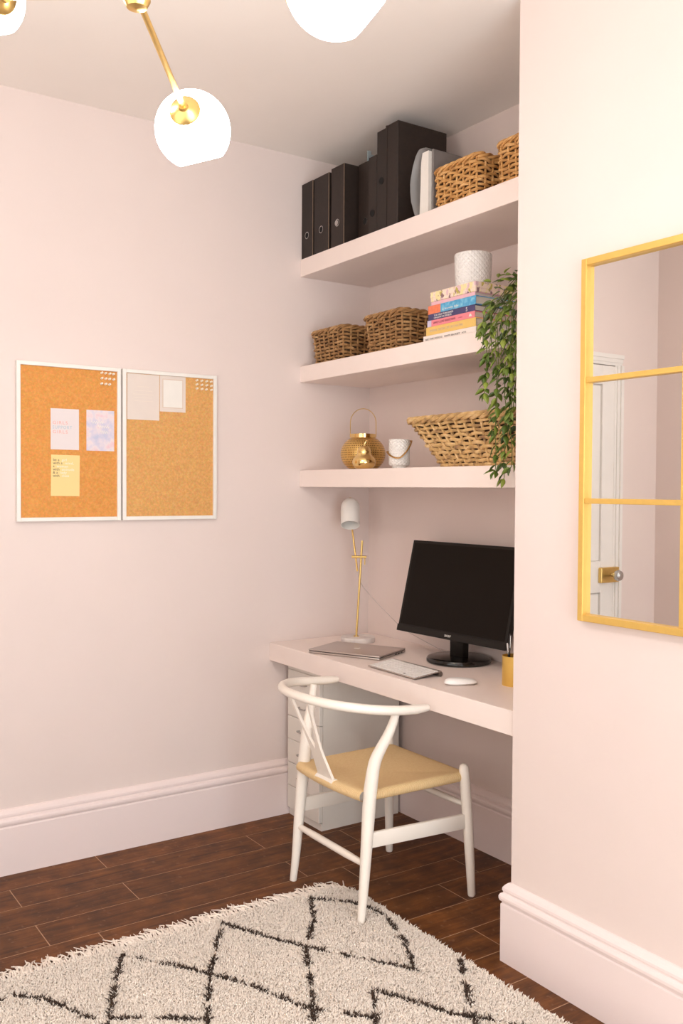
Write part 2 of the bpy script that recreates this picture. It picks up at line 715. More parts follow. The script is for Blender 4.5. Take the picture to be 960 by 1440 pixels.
def window(name, along, fixed, w0, w1, z0, z1, cols):  # builds the unseen windows added for the light
    root = struct(thing(name, '', ''))
    del root['label'], root['category']
    def bx(m, a0, a1, d0, d1, za, zb):
        if along == 'x':
            m.box((a0, fixed - d1, za), (a1, fixed - d0, zb))
        else:
            m.box((fixed + d0, a0, za), (fixed + d1, a1, zb))
    m = MB()
    bx(m, w0, w0 + 0.05, 0.03, 0.09, z0, z1)
    bx(m, w1 - 0.05, w1, 0.03, 0.09, z0, z1)
    bx(m, w0 + 0.05, w1 - 0.05, 0.03, 0.09, z0, z0 + 0.05)
    bx(m, w0 + 0.05, w1 - 0.05, 0.03, 0.09, z1 - 0.05, z1)
    m.build('added_window_frame', DOORM, root)
    step = (w1 - w0 - 0.1) / cols
    for i in range(cols):
        a = w0 + 0.05 + i * step
        for (za, zb) in ((z0 + 0.05, (z0 + z1) / 2), ((z0 + z1) / 2, z1 - 0.05)):
            p = MB()
            bx(p, a, a + step, 0.055, 0.061, za, zb)
            p.build('pane', PANE, root)
        if i:
            p = MB()
            bx(p, a - 0.015, a + 0.015, 0.04, 0.075, z0 + 0.05, z1 - 0.05)
            p.build('glazing_bar', DOORM, root)
    p = MB()
    bx(p, w0 + 0.05, w1 - 0.05, 0.04, 0.075, (z0 + z1) / 2 - 0.02, (z0 + z1) / 2 + 0.02)
    p.build('glazing_bar', DOORM, root)
    p = MB()
    bx(p, w0 - 0.05, w1 + 0.05, -0.04, 0.03, z0 - 0.03, z0)
    p.build('added_window_sill', DOORM, root)


window('added_window_1', 'x', YF, 1.25, 3.65, 0.7, 2.35, 3)  # invented window out of view, lets in the front area lamp
window('added_window_2', 'y', XR, -2.95, -0.75, 0.14, 2.6, 2)  # made-up tall window behind the camera, sized to spread the fill light

# skirting boards: profile (offset from the wall, height) swept along a corner path
PROF = [(0, 0), (0.022, 0), (0.022, 0.172), (0.0185, 0.1765), (0.0185, 0.179), (0.024, 0.183), (0.0262, 0.190), (0.0262, 0.197), (0.023, 0.204),
        (0.0165, 0.2075), (0.0165, 0.2105), (0.019, 0.215), (0.0185, 0.222), (0.013, 0.230), (0.006, 0.2365), (0, 0.238)]


def skirting(name, path):
    """path: wall-line points; the room lies to the right-hand side of travel"""
    P = [Vector((p[0], p[1])) for p in path]
    n = len(P)
    vs, fs = [], []
    for i in range(n):
        d0 = (P[i] - P[i - 1]).normalized() if i else (P[1] - P[0]).normalized()
        d1 = (P[i + 1] - P[i]).normalized() if i < n - 1 else d0
        n0, n1 = Vector((d0.y, -d0.x)), Vector((d1.y, -d1.x))
        m = (n0 + n1)
        m = m / (1 + n0.dot(n1)) if (1 + n0.dot(n1)) > 1e-6 else n0
        for o, z in PROF:
            q = P[i] + m * o
            vs.append((q.x, q.y, z))
    k = len(PROF)
    for i in range(n - 1):
        for j in range(k):
            l = (j + 1) % k
            fs.append((i * k + j, i * k + l, (i + 1) * k + l, (i + 1) * k + j))
    fs.append(tuple(range(k)))
    fs.append(tuple((n - 1) * k + j for j in range(k))[::-1])
    return struct(MB().add(vs, fs).build(name, TRIM))


skirting('baseboard_left', [(0, -1.90), (0, 0)])
skirting('baseboard_door', [(0, YF), (0, -2.806)])
skirting('baseboard_back', [(0.0265, 0), (W - 0.0265, 0)])
skirting('baseboard_chimney', [(W, 0), (W, -DC), (XR, -DC)])
skirting('baseboard_front', [(XR, YF), (0.0265, YF)])

# panelled door on the left wall beyond the boards (seen in the mirror)
door = struct(thing('door_1', '', ''))
del door['label'], door['category']
m = MB()
for (a, b, za, zb) in ((-2.745, -2.645, 0, 2.10), (-2.065, -1.965, 0, 2.10), (-2.40, -2.31, 0.2, 2.0), (-2.645, -2.065, 0, 0.2), (-2.645, -2.065, 0.84, 1.02), (-2.645, -2.065, 1.99, 2.10)):
    m.rbox((0.0, a, za + 0.005), (0.022, b, zb), 0.002, 1)
m.build('door_frame_rails', DOORM, door)
for (a, b) in ((-2.645, -2.40), (-2.31, -2.065)):
    for (za, zb) in ((0.2, 0.84), (1.02, 1.99)):
        MB().rbox((0.0, a, za), (0.010, b, zb), 0.004, 1).build('door_panel', DOORM, door)
m = MB()
for o, t in ((0.0, 0.036), (0.022, 0.028), (0.044, 0.022)):
    m.box((0, -2.805 + o, 0), (t, -2.805 + o + 0.022 if o < 0.04 else -2.745, 2.105))
    m.box((0, -1.965 + 0.06 - o - 0.022 if o < 0.04 else -1.965, 0), (t, -1.965 + 0.06 - o, 2.105))
for o, t in ((0.0, 0.036), (0.022, 0.028), (0.044, 0.022)):
    m.box((0, -2.805, 2.165 - o - 0.022 if o < 0.04 else 2.105), (t, -1.905, 2.165 - o))
m.build('architrave', DOORM, door)
lock = MB().rbox((0.022, -2.775, 0.90), (0.045, -2.625, 0.985), 0.004, 2).build('rim_lock', BRASS, door)
MB().lathe([(0.006, 0), (0.010, 0.004), (0.010, 0.028), (0.026, 0.036), (0.031, 0.050), (0.026, 0.064), (0.012, 0.070), (0.0, 0.071)], 24,
           dir_matrix((0.045, -2.705, 0.943), (1, 0, 0))).build('door_knob', STEEL, lock, True)

# ------------------------------------------------------------------ shelves and desk
SD = 0.3735
S1T, S1B, S2T, S2B, S3T, S3B = 2.4049, 2.3301, 1.9425, 1.8733, 1.4914, 1.4185
for zt, zb, lab in ((S1T, S1B, 'thick pink floating shelf holding the black files close under the ceiling'),
                    (S2T, S2B, 'thick pink floating shelf carrying the stack of books and two brown baskets'),
                    (S3T, S3B, 'thick pink floating shelf carrying the gold lantern above the desk')):
    tag(MB().rbox((0.0, -SD, zb), (W, 0.0, zt), 0.0015, 1).build('floating_shelf', SHELF), lab, 'shelf', 'pink alcove shelves')
DT, DB = 0.75, 0.674
tag(MB().rbox((0.0, -0.521, DB), (W, 0.0, DT), 0.0015, 1).build('desk', SHELF), 'pink built-in desktop fitted across the alcove under the monitor', 'desk')

# ------------------------------------------------------------------ drawer unit under the desk
t = thing('drawer_unit', 'white narrow drawer unit standing under the desk against the pink wall', 'drawers', (0.155, -0.24, 0))
X0, X1, Y0, Y1, ZT = -0.127, 0.127, -0.205, 0.205, 0.652
m = MB()
m.box((X0, Y0 + 0.018, 0.03), (X0 + 0.016, Y1, ZT - 0.016)).box((X1 - 0.016, Y0 + 0.018, 0.03), (X1, Y1, ZT - 0.016))
m.rbox((X0, Y0, ZT - 0.016), (X1, Y1, ZT), 0.0015, 1).box((X0 + 0.016, Y1 - 0.012, 0.03), (X1 - 0.016, Y1, ZT - 0.016))
m.box((X0, Y0 + 0.012, 0.0), (X1, Y1, 0.03))
m.build('body', CAB, t)
nd = 6
zh = (ZT - 0.016 - 0.032) / nd
for i in range(nd):
    za = 0.032 + i * zh
    d = MB().rbox((X0 + 0.001, Y0, za + 0.0012), (X1 - 0.001, Y0 + 0.017, za + zh - 0.0012), 0.0015, 1).build('drawer', CAB, t)
    zc = za + zh * 0.5
    MB().tube([(-0.028, Y0, zc), (-0.028, Y0 - 0.014, zc), (-0.02, Y0 - 0.017, zc), (0.02, Y0 - 0.017, zc), (0.028, Y0 - 0.014, zc), (0.028, Y0, zc)], 0.0035, 6).build('handle', STEEL, d, True)

# ------------------------------------------------------------------ wishbone chair
CX = 0.837
ch = thing('wishbone_chair', 'white wishbone chair with woven cord seat pulled up to the desk', 'chair', (CX, -0.55, 0))
cy = 0.55  # local y = world y + 0.55


def smooth_path(pts, n=6):
    """Catmull-Rom through tuples of any length"""
    out = []
    P = [pts[0]] + list(pts) + [pts[-1]]
    for i in range(1, len(P) - 2):
        p0, p1, p2, p3 = P[i - 1:i + 3]
        for k in range(n):
            s = k / n
            out.append(tuple(0.5 * ((2 * b) + (-a + c) * s + (2 * a - 5 * b + 4 * c - d) * s * s + (-a + 3 * b - 3 * c + d) * s ** 3)
                             for a, b, c, d in zip(p0, p1, p2, p3)))
    out.append(tuple(pts[-1]))
    return out


for s in (-1, 1):
    # back leg: straight from the floor, then sweeping forward and outward to the arm (x, y, z, radius)
    zf = 0.012 if s > 0 else 0.0
    pts = [(0.211, -0.776, zf, 0.0125), (0.209, -0.765, 0.10, 0.0155), (0.207, -0.752, 0.255, 0.0195), (0.204, -0.740, 0.395, 0.0222), (0.204, -0.734, 0.448, 0.0225),
           (0.209, -0.724, 0.52, 0.0205), (0.220, -0.709, 0.566, 0.0185), (0.234, -0.690, 0.612, 0.0165), (0.244, -0.676, 0.655, 0.0145), (0.250, -0.668, 0.69, 0.013)]
    sp = smooth_path(pts, 5)
    MB().tube([(s * p[0], p[1] + cy, p[2]) for p in sp], [p[3] for p in sp], 14).build('back_leg', CHAIRW, ch, True)
    pts = [(0.238, -0.322, 0.0, 0.012), (0.2375, -0.323, 0.004, 0.0135), (0.234, -0.327, 0.10, 0.0155), (0.226, -0.335, 0.27, 0.0185), (0.219, -0.342, 0.40, 0.0185), (0.2165, -0.345, 0.445, 0.0175),
           (0.216, -0.345, 0.455, 0.014), (0.216, -0.345, 0.460, 0.007)]
    MB().tube([(s * p[0], p[1] + cy, p[2]) for p in pts], [p[3] for p in pts], 14).build('front_leg', CHAIRW, ch, True)
    # flat side stretcher
    a, b = Vector((s * 0.207, -0.750 + cy, 0.272)), Vector((s * 0.2255, -0.335 + cy, 0.262))
    d = (b - a).normalized()
    M = axis_matrix(a, d, Vector((-d.y, d.x, 0)), (0, 0, 1))
    MB().rbox((0, -0.008, -0.026), ((b - a).length, 0.008, 0.026), 0.005, 2, M).build('side_stretcher', CHAIRW, ch, True)
# top rail: one bent rod
pts = []
for i in range(41):
    a = PI * i / 40
    u = math.cos(a)
    q = math.sin(a)
    pts.append((0.272 * math.copysign(abs(u) ** 0.92, u), -0.655 - 0.24 * q ** 0.95, 0.698 + 0.026 * q))
pts = [(0.268, -0.553, 0.693), (0.2705, -0.60, 0.694)] + pts + [(-0.2705, -0.60, 0.694), (-0.268, -0.553, 0.693)]
rr = [0.012] + [0.0155] * (len(pts) - 2) + [0.012]
pts = [(0.2675, -0.546, 0.693)] + pts + [(-0.2675, -0.546, 0.693)]
rr = [0.006] + rr + [0.006]
MB().tube([(p[0], p[1] + cy, p[2]) for p in pts], rr, 14, ref=(0, 0, 1)).build('top_rail', CHAIRW, ch, True)
# Y-shaped splat
yb, yt, zb, zt = -0.772, -0.888, 0.425, 0.722
LL = math.hypot(yt - yb, zt - zb)
v = Vector((0, (yt - yb) / LL, (zt - zb) / LL))
M = axis_matrix((0, yb + cy, zb), (1, 0, 0), v, Vector((1, 0, 0)).cross(v))
lev = [(0.0, 0.0, 0.046), (0.05, 0.0, 0.040), (0.10, 0.0, 0.034), (0.118, 0.0, 0.034), (0.155, 0.0175, 0.0365), (0.22, 0.0355, 0.047), (LL, 0.051, 0.063)]
sm = MB()
for s in (-1, 1):
    vs, fs = [], []
    for (q, xi, xo) in lev:
        vs += [(s * xi, q, -0.0045), (s * xo, q, -0.0045), (s * xo, q, 0.0045), (s * xi, q, 0.0045)]
    for i in range(len(lev) - 1):
        for k in range(4):
            l = (k + 1) % 4
            fs.append((i * 4 + k, i * 4 + l, i * 4 + 4 + l, i * 4 + 4 + k))
    n_ = 4 * (len(lev) - 1)
    fs += [(3, 2, 1, 0), (n_, n_ + 1, n_ + 2, n_ + 3)]
    sm.add(vs, fs, M)
sm.build('back_splat', CHAIRW, ch)
MB().tube([(-0.208, -0.757 + cy, 0.195), (-0.10, -0.758 + cy, 0.195), (0.10, -0.758 + cy, 0.195), (0.208, -0.757 + cy, 0.195)], [0.0095, 0.0125, 0.0125, 0.0095], 12).build('back_stretcher', CHAIRW, ch, True)
MB().tube([(-0.222, -0.337 + cy, 0.315), (-0.10, -0.337 + cy, 0.315), (0.10, -0.337 + cy, 0.315), (0.222, -0.337 + cy, 0.315)], [0.0085, 0.0115, 0.0115, 0.0085], 12).build('front_stretcher', CHAIRW, ch, True)
# bare white middle of the back seat rail where the splat stands
MB().tube([(-0.052, -0.772 + cy, 0.418), (0.052, -0.772 + cy, 0.418)], 0.0165, 12).build('back_seat_rail', CHAIRW, ch, True)
# woven seat: four triangular fields of cord rolled over the rails
FLc, FRc, BRc, BLc = (-0.205, -0.345, 0.430), (0.205, -0.345, 0.430), (0.197, -0.757, 0.428), (-0.197, -0.757, 0.428)
cen = Vector((0, -0.55, 0.412))
vs, fs, uvs = [], [], []
for (p, q) in ((FLc, FRc), (FRc, BRc), (BRc, BLc), (BLc, FLc)):
    p, q = Vector(p), Vector(q)
    e = (q - p)
    ln = e.length
    d = e / ln
    out = Vector((d.y, -d.x, 0))
    if (p + q - cen * 2).dot(out) < 0:
        out = -out
    bow = -0.016 if abs(p.y - q.y) < 0.05 and p.y < -0.6 else 0.0
    nu, nr = 24, 12
    base = len(vs)
    for i in range(nr + 7):
        for j in range(nu + 1):
            sj = j / nu
            edge = p + e * sj + out * (bow * 4 * sj * (1 - sj) * -1)
            if i <= nr:
                r = i / nr
                pt = cen + (edge - cen) * r
                pt.z = 0.414 + 0.018 * r ** 1.6
            else:
                a = (i - nr) / 6 * PI * 1.05
                rad = 0.0175
                pt = edge + out * (math.sin(a) * rad) + Vector((0, 0, 0.432 - edge.z - rad + math.cos(a) * rad))
            vs.append((pt.x, pt.y + cy, pt.z))
            uvs.append((sj * ln if i > nr else (pt - p).dot(d), i * 0.02))
    for i in range(nr + 6):
        for j in range(nu):
            a = base + i * (nu + 1) + j
            fs.append((a, a + 1, a + nu + 2, a + nu + 1))
so = MB().add(vs, fs).build('seat', SEAT, ch, True)
ul = so.data.uv_layers.new(name='UVMap')
for lp in so.data.loops:
    ul.data[lp.index].uv = uvs[lp.vertex_index]

# ------------------------------------------------------------------ rug
RX0, RX1, RY0, RY1 = 0.775, 2.55, -2.25, -0.652
rug = thing('shaggy_rug', 'cream shaggy rug with thin black diamond lines and a fringed end', 'rug', (1.6, -1.4, 0))
CREAM = mat('rug_cream_wool', rgb(255, 243, 231), 0.9, var=0.05, scale=9)
DARKW = mat('rug_dark_wool', rgb(76, 58, 46), 0.9, var=0.25, scale=30)
ox, oy = 1.6, -1.4


def corner_cut(x, y):
    """rounded near corner of the rug"""
    r = 0.10
    dx, dy = (RX0 + r) - x, y - (RY1 - r)
    return dx > 0 and dy > 0 and dx * dx + dy * dy > r * r


arc = [(RX0 + 0.10 - 0.10 * math.cos(a), RY1 - 0.10 + 0.10 * math.sin(a)) for a in [i * PI / 12 for i in range(7)]]
poly = [(RX0 - ox, RY0 - oy)] + [(x - ox, y - oy) for x, y in arc] + [(RX1 - ox, RY1 - oy), (RX1 - ox, RY0 - oy)]
MB().prism(poly[::-1], 0.010).build('backing', CREAM, rug)
LINES = [[(0.83, -1.495), (1.073, -1.325), (1.18, -1.262), (1.384, -1.18), (1.52, -1.055)],
         [(0.8125, -1.155), (1.073, -1.325), (1.275, -1.43), (1.45, -1.52)],
         [(0.8125, -1.155), (0.95, -1.09), (1.09, -1.012), (1.238, -0.916), (1.379, -0.818)],
         [(0.818, -0.821), (0.96, -0.90), (1.09, -1.012), (1.24, -1.09), (1.384, -1.17), (1.55, -1.28)],
         [(0.818, -0.821), (0.915, -0.725), (1.0, -0.69), (1.06, -0.685), (1.22, -0.735), (1.379, -0.818)],
         [(0.83, -1.495), (0.98, -1.57), (1.129, -1.645), (1.30, -1.72)],
         [(0.862, -1.84), (0.94, -1.76), (1.106, -1.681), (1.129, -1.645), (1.275, -1.43)],
         [(1.41, -0.672), (1.53, -0.755), (1.661, -0.845), (1.82, -0.93)],
         [(1.403, -0.985), (1.469, -0.947), (1.621, -0.873), (1.70, -0.80), (1.86, -0.72)],
         [(1.403, -0.985), (1.52, -1.06), (1.64, -1.16), (1.8, -1.30)],
         [(1.45, -1.52), (1.64, -1.40), (1.8, -1.30)], [(0.862, -1.84), (1.0, -1.95), (1.2, -2.05)]]
rng = np.random.default_rng(3)


def tufts(px, py, h, r, lean_x, lean_y, zb):
    """three-sided leaning wool tufts as vertex / face arrays"""
    n = len(px)
    ang = rng.uniform(0, 2 * PI, n)
    V = np.zeros((n, 7, 3))
    for k in range(3):
        a = ang + k * 2 * PI / 3
        V[:, k] = np.stack([px + r * np.cos(a), py + r * np.sin(a), np.full(n, zb)], 1)
        b = a + 0.5
        V[:, 3 + k] = np.stack([px + lean_x * 0.45 + r * 0.8 * np.cos(b), py + lean_y * 0.45 + r * 0.8 * np.sin(b), zb + h * 0.62], 1)
    V[:, 6] = np.stack([px + lean_x, py + lean_y, zb + h], 1)
    F = []
    for k in range(3):
        l = (k + 1) % 3
        F += [(k, l, 3 + l), (k, 3 + l, 3 + k), (3 + k, 3 + l, 6)]
    F = np.array(F)
    faces = (F[None] + (np.arange(n) * 7)[:, None, None]).reshape(-1, 3)
    return V.reshape(-1, 3), faces


def np_mesh(name, V, F, m, parent):
    me = bpy.data.meshes.new(name)
    me.vertices.add(len(V))
    me.vertices.foreach_set('co', V.astype(np.float32).ravel())
    me.loops.add(F.size)
    me.loops.foreach_set('vertex_index', F.astype(np.int32).ravel())
    me.polygons.add(len(F))
    me.polygons.foreach_set('loop_start', np.arange(0, F.size, 3, dtype=np.int32))
    me.update(calc_edges=True)
    me.validate()
    me.materials.append(m)
    me.polygons.foreach_set('use_smooth', np.ones(len(F), dtype=bool))
    o = bpy.data.objects.new(name, me)
    COL.objects.link(o)
    o.parent = parent
    return o


def near_lines(px, py):
    d = np.full(len(px), 9.0)
    for ln in LINES:
        for (ax, ay), (bx, by) in zip(ln[:-1], ln[1:]):
            ex, ey = bx - ax, by - ay
            s = np.clip(((px - ax) * ex + (py - ay) * ey) / (ex * ex + ey * ey), 0, 1)
            d = np.minimum(d, np.hypot(px - ax - s * ex, py - ay - s * ey))
    return d


cnt = 105000
px = np.concatenate([rng.uniform(RX0, 1.95, cnt), rng.uniform(1.95, RX1, 9000)])
py = np.concatenate([rng.uniform(-2.05, RY1, cnt), rng.uniform(RY0, RY1, 9000)])
keep = np.array([not corner_cut(a, b) for a, b in zip(px, py)])
px, py = px[keep], py[keep]
dist = near_lines(px + rng.normal(0, 0.002, len(px)), py)
patch = np.sin(px * 61 + py * 23) + np.sin(py * 83 - px * 37 + 1.3) + rng.normal(0, 0.35, len(px))
dark = (dist < 0.0047) & (patch > -0.75)
chairleg = np.hypot(px - (CX + 0.211), py + 0.776) < 0.017
lx = rng.normal(0.003, 0.0055, len(px))
ly = rng.normal(-0.002, 0.0055, len(px))
h = rng.uniform(0.012, 0.0175, len(px))
r = rng.uniform(0.0024, 0.0042, len(px))
a = ~dark & ~chairleg & (dist > 0.004)
V, F = tufts(px[a] - ox, py[a] - oy, h[a], r[a], lx[a], ly[a], 0.006)
stuff(np_mesh('pile', V, F, CREAM, rug))
a = dark & ~chairleg
V, F = tufts(px[a] - ox, py[a] - oy, h[a] + 0.004, r[a] * 0.9, lx[a] * 1.5, ly[a] * 1.5, 0.007)
stuff(np_mesh('dark_pile', V, F, DARKW, rug))['label'] = 'dark brown wool tufts forming diamonds'
fr = MB()
y = RY0
rr_ = random.Random(5)
while y < RY1 - 0.02:
    y += rr_.uniform(0.0022, 0.0042)
    tx = max(0.0, y - (RY1 - 0.10))
    x0 = RX0 + 0.012 + (0.10 - math.sqrt(max(0, 0.01 - tx * tx)) if tx > 0 else 0)
    ln = rr_.uniform(0.05, 0.09) * (1.15 if rr_.random() < 0.15 else 1)
    sl = rr_.uniform(-0.55, 0.55)
    z0 = rr_.uniform(0.008, 0.018)
    w = rr_.uniform(0.0018, 0.0032)
    fr.tube([(x0 - ox, y - oy, z0), (x0 - ln * 0.4 - ox, y + sl * ln * 0.3 - oy, z0 * 0.8 + rr_.uniform(0, 0.008)),
             (x0 - ln * 0.75 - ox, y + sl * ln * 0.8 + rr_.uniform(-0.006, 0.006) - oy, 0.005 + rr_.uniform(0, 0.008)),
             (x0 - ln - ox, y + sl * ln + rr_.uniform(-0.012, 0.012) - oy, 0.003 + rr_.uniform(0, 0.004))], [w, w, w * 0.9, w * 0.5], 4)
stuff(fr.build('fringe', CREAM, rug))

# ------------------------------------------------------------------ cork boards, cards, pins
WM = lambda y, z, x: axis_matrix((x, y, z), (0, 1, 0), (0, 0, 1), (1, 0, 0))   # text/print on the left wall
BZT, BZB = 1.8706, 1.2856


def board(y0, y1, cork, label):
    t = thing('cork_board', label, 'notice board', (0.0, (y0 + y1) / 2, BZB), group='two cork boards side by side')
    w, h = (y1 - y0) / 2, BZT - BZB
    MB().box((0.002, -w + 0.01, 0.01), (0.013, w - 0.01, h - 0.01)).build('cork_panel', cork, t)
    f = 0.0145
    m = MB()
    for (a, b, c, d) in ((-w, -w + f, 0, h), (w - f, w, 0, h), (-w + f, w - f, 0, f), (-w + f, w - f, h - f, h)):
        m.rbox((0.0, a, c), (0.021, b, d), 0.0012, 1)
    m.build('frame', WHITE, t)
    return t


board(-1.5842, -1.1915, CORK1, 'white framed orange cork board with three colourful cards pinned on it')
board(-1.1845, -0.7837, CORK2, 'white framed tan cork board with two cream cards at its top corner')
CARDW = mat('card_pale', rgb(228, 217, 216), 0.7)
CARDY = mat('card_yellow', rgb(242, 212, 146), 0.7)
CARDC = mat('card_cream', rgb(228, 214, 204), 0.7, var=0.03, scale=14)
INKR = mat('ink_coral', rgb(240, 170, 160), 0.7)
INKB = mat('ink_blue_grey', rgb(178, 196, 206), 0.7)
INKD = mat('ink_dark', rgb(92, 78, 66), 0.7)
INKW = mat('ink_pale_pink', rgb(255, 236, 224), 0.7)
INKG = mat('ink_gold', rgb(214, 188, 160), 0.6)
INKF = mat('ink_faint', rgb(231, 217, 204), 0.7)


def card(name, y0, y1, z0, z1, m, label, x=0.0135, rot=0.0, thick=0.0009):
    t = thing(name, label, 'card', (x, (y0 + y1) / 2, z0))
    t.rotation_euler = (rot, 0, 0)
    MB().box((0, -(y1 - y0) / 2, 0), (thick, (y1 - y0) / 2, z1 - z0)).build('sheet', m, t)
    return t


c = card('greeting_card', -1.460, -1.354, 1.552, 1.704, CARDW, 'pale card printed girls support girls on the orange cork board')
for s, z, mm, wd in (('GIRLS', 0.094, INKR, 0.055), ('SUPPORT', 0.077, INKB, 0.072), ('GIRLS', 0.060, INKR, 0.055)):
    text_mesh('lettering', s, 0.0165, mm, c, WM(-0.046, z, 0.0012), width=wd, space=1.25)
c = card('greeting_card', -1.3253, -1.217, 1.551, 1.705, WATER, 'pink and lilac watercolour card on the orange cork board')
for (y0, y1, z, fr_) in ((-0.036, 0.010, 0.108, 5), (-0.010, 0.034, 0.092, 5), (0.0, 0.030, 0.072, 4)):   # white brush script, not legible
    MB().tube([(0.0012, y0 + (y1 - y0) * i / 40 + 0.0022 * math.sin(fr_ * 4 * PI * i / 40), z + 0.0055 * math.sin(fr_ * 2 * PI * i / 40)) for i in range(41)], 0.0009, 5).build('brush_script', PAPER, c)
c = card('greeting_card', -1.460, -1.3525, 1.379, 1.532, CARDY, 'yellow card with black and pale lettering on the orange cork board', rot=math.radians(-0.6))
for i, (s, s2) in enumerate((('be a', 'girl'), ('with a', 'mind,'), ('a', 'woman'), ('with', 'attitude'), ('& a', 'lady'), ('with', 'class'))):
    z = 0.130 - i * 0.0118
    text_mesh('lettering', s, 0.0135, INKD, c, WM(-0.047, z, 0.0012), space=1.05)
    text_mesh('lettering', s2, 0.0135, INKW, c, WM(-0.047 + {4: 0.033, 6: 0.045, 1: 0.014, 3: 0.028}[len(s)], z, 0.0012), space=1.1)
c = card('printed_sheet', -1.165, -1.0325, 1.677, 1.8545, CARDC, 'large cream sheet with faint print under the top edge of the tan cork board')
for z, wd in ((0.128, 0.05), (0.112, 0.075), (0.098, 0.085), (0.085, 0.07), (0.072, 0.08)):
    MB().box((0.0009, -wd / 2, z), (0.0011, wd / 2, z + 0.0022)).build('printed_line', INKF, c)
c = card('invitation_card', -1.030, -0.920, 1.714, 1.8555, CARDC, 'small cream card with a white panel inside a thin printed border')
m = MB()
for (a, b, d, e) in ((-0.0435, 0.0435, 0.015, 0.0165), (-0.0435, 0.0435, 0.1275, 0.129), (-0.0435, -0.042, 0.015, 0.129), (0.042, 0.0435, 0.015, 0.129)):
    m.box((0.0009, a, d), (0.0013, b, e))
m.build('printed_border', INKG, c)
MB().box((0.0009, -0.040, 0.018), (0.0016, 0.040, 0.125)).build('white_panel', PAPER, c)

pin_me = MB().lathe([(0.0009, 0), (0.0009, 0.003), (0.0042, 0.0032), (0.0042, 0.0042), (0.0026, 0.005), (0.0024, 0.010), (0.0038, 0.011), (0.0040, 0.013), (0.0, 0.0135)], 10,
                    dir_matrix((0, 0, 0), (1, 0.1, 0.15))).build('push_pin', PIN)
first = True
for (yy, zz, cols, lab, grp) in ((-1.268, 1.8465, (4, 4, 3), 'cream push pin in the small cluster on the orange cork board', 'pins on the orange board'),
                                 (-0.873, 1.8455, (4, 4, 4), 'cream push pin in the small cluster on the tan cork board', 'pins on the tan board')):
    for r_, nc in enumerate(cols):
        for c_ in range(nc):
            o = pin_me if first else pin_me.copy()
            if not first:
                COL.objects.link(o)
            first = False
            sx = 0.0155 if yy < -1 else 0.021
            o.location = (0.0125, yy + c_ * sx + random.uniform(-0.001, 0.001), zz - r_ * (0.0205 if yy < -1 else 0.0165) - c_ * 0.0006)
            tag(o, lab, 'pin', grp)

# ------------------------------------------------------------------ window-pane mirror on the chimney breast
MX0, MX1, MZ0, MZ1 = 1.7415, 2.7145, 1.0585, 2.0319
mir = thing('pane_mirror', 'gold framed mirror divided into panes on the pink chimney breast', 'mirror', (MX0, -DC, MZ0))
mw, mh = MX1 - MX0, MZ1 - MZ0
f = 0.0185
m = MB()
for (a, b, c, d) in ((0, f, 0, mh), (mw - f, mw, 0, mh), (f, mw - f, 0, f), (f, mw - f, mh - f, mh)):
    m.rbox((a, -0.026, c), (b, 0.0, d), 0.0015, 1)
m.build('frame', GOLDM, mir)
for i in (1, 2):
    MB().rbox((f, -0.0225, mh * i / 3 - 0.007), (mw - f, -0.008, mh * i / 3 + 0.007), 0.001, 1).build('glazing_bar', GOLDM, mir)
    for k in range(3):
        za = f if k == 0 else mh * k / 3 + 0.007
        zb_ = mh - f if k == 2 else mh * (k + 1) / 3 - 0.007
        MB().rbox((mw * i / 3 - 0.007, -0.0225, za), (mw * i / 3 + 0.007, -0.008, zb_), 0.001, 1).build('glazing_bar', GOLDM, mir)
for i in range(3):
    for k in range(3):
        a, b = (f if i == 0 else mw * i / 3), (mw - f if i == 2 else mw * (i + 1) / 3)
        c, d = (f if k == 0 else mh * k / 3), (mh - f if k == 2 else mh * (k + 1) / 3)
        MB().box((a, -0.0095, c), (b, -0.006, d)).build('mirror_pane', MIRROR, mir)

# ------------------------------------------------------------------ files on the top shelf
def lever_file(x0, x1, yf, h, depth, label, ring='steel', trim=True, ringz=0.095, name='lever_arch_file', hole2=None):
    w = x1 - x0
    t = thing(name, label, 'file', ((x0 + x1) / 2, yf, S1T), group='dark files on the top shelf')
    b = 0.0025
    m = MB()
    m.rbox((-w / 2, 0, 0), (w / 2, b, h), 0.001, 1)
    m.rbox((-w / 2, b, 0), (-w / 2 + b, depth, h), 0.001, 1).rbox((w / 2 - b, b, 0), (w / 2, depth, h), 0.001, 1)
    m.build('cover', BLACKF, t)
    MB().box((-w / 2 + b + 0.001, 0.012, 0.008), (w / 2 - b - 0.001, depth - 0.02, h - 0.018)).build('papers', BLACKF if not trim else PAGES, t)
    if trim:
        MB().box((w / 2 - 0.0012, -0.0006, 0), (w / 2 + 0.0006, 0.001, h)).build('worn_edge', TAN, t)
    for (zz, rr, mm) in [(ringz, 0.0125, STEEL if ring == 'steel' else BLKP)] + ([(hole2, 0.0135, BLKP)] if hole2 else []):
        M = dir_matrix((0, -0.0004, zz), (0, -1, 0))
        MB().lathe([(rr, 0.0), (rr + 0.0028, 0.0), (rr + 0.0028, 0.0012), (rr, 0.0012)], 20, M, closed=True).build('finger_ring', mm, t, True)
        MB().lathe([(rr, 0.0), (rr, 0.0006)], 20, M).build('finger_hole', HOLE, t)
    return t


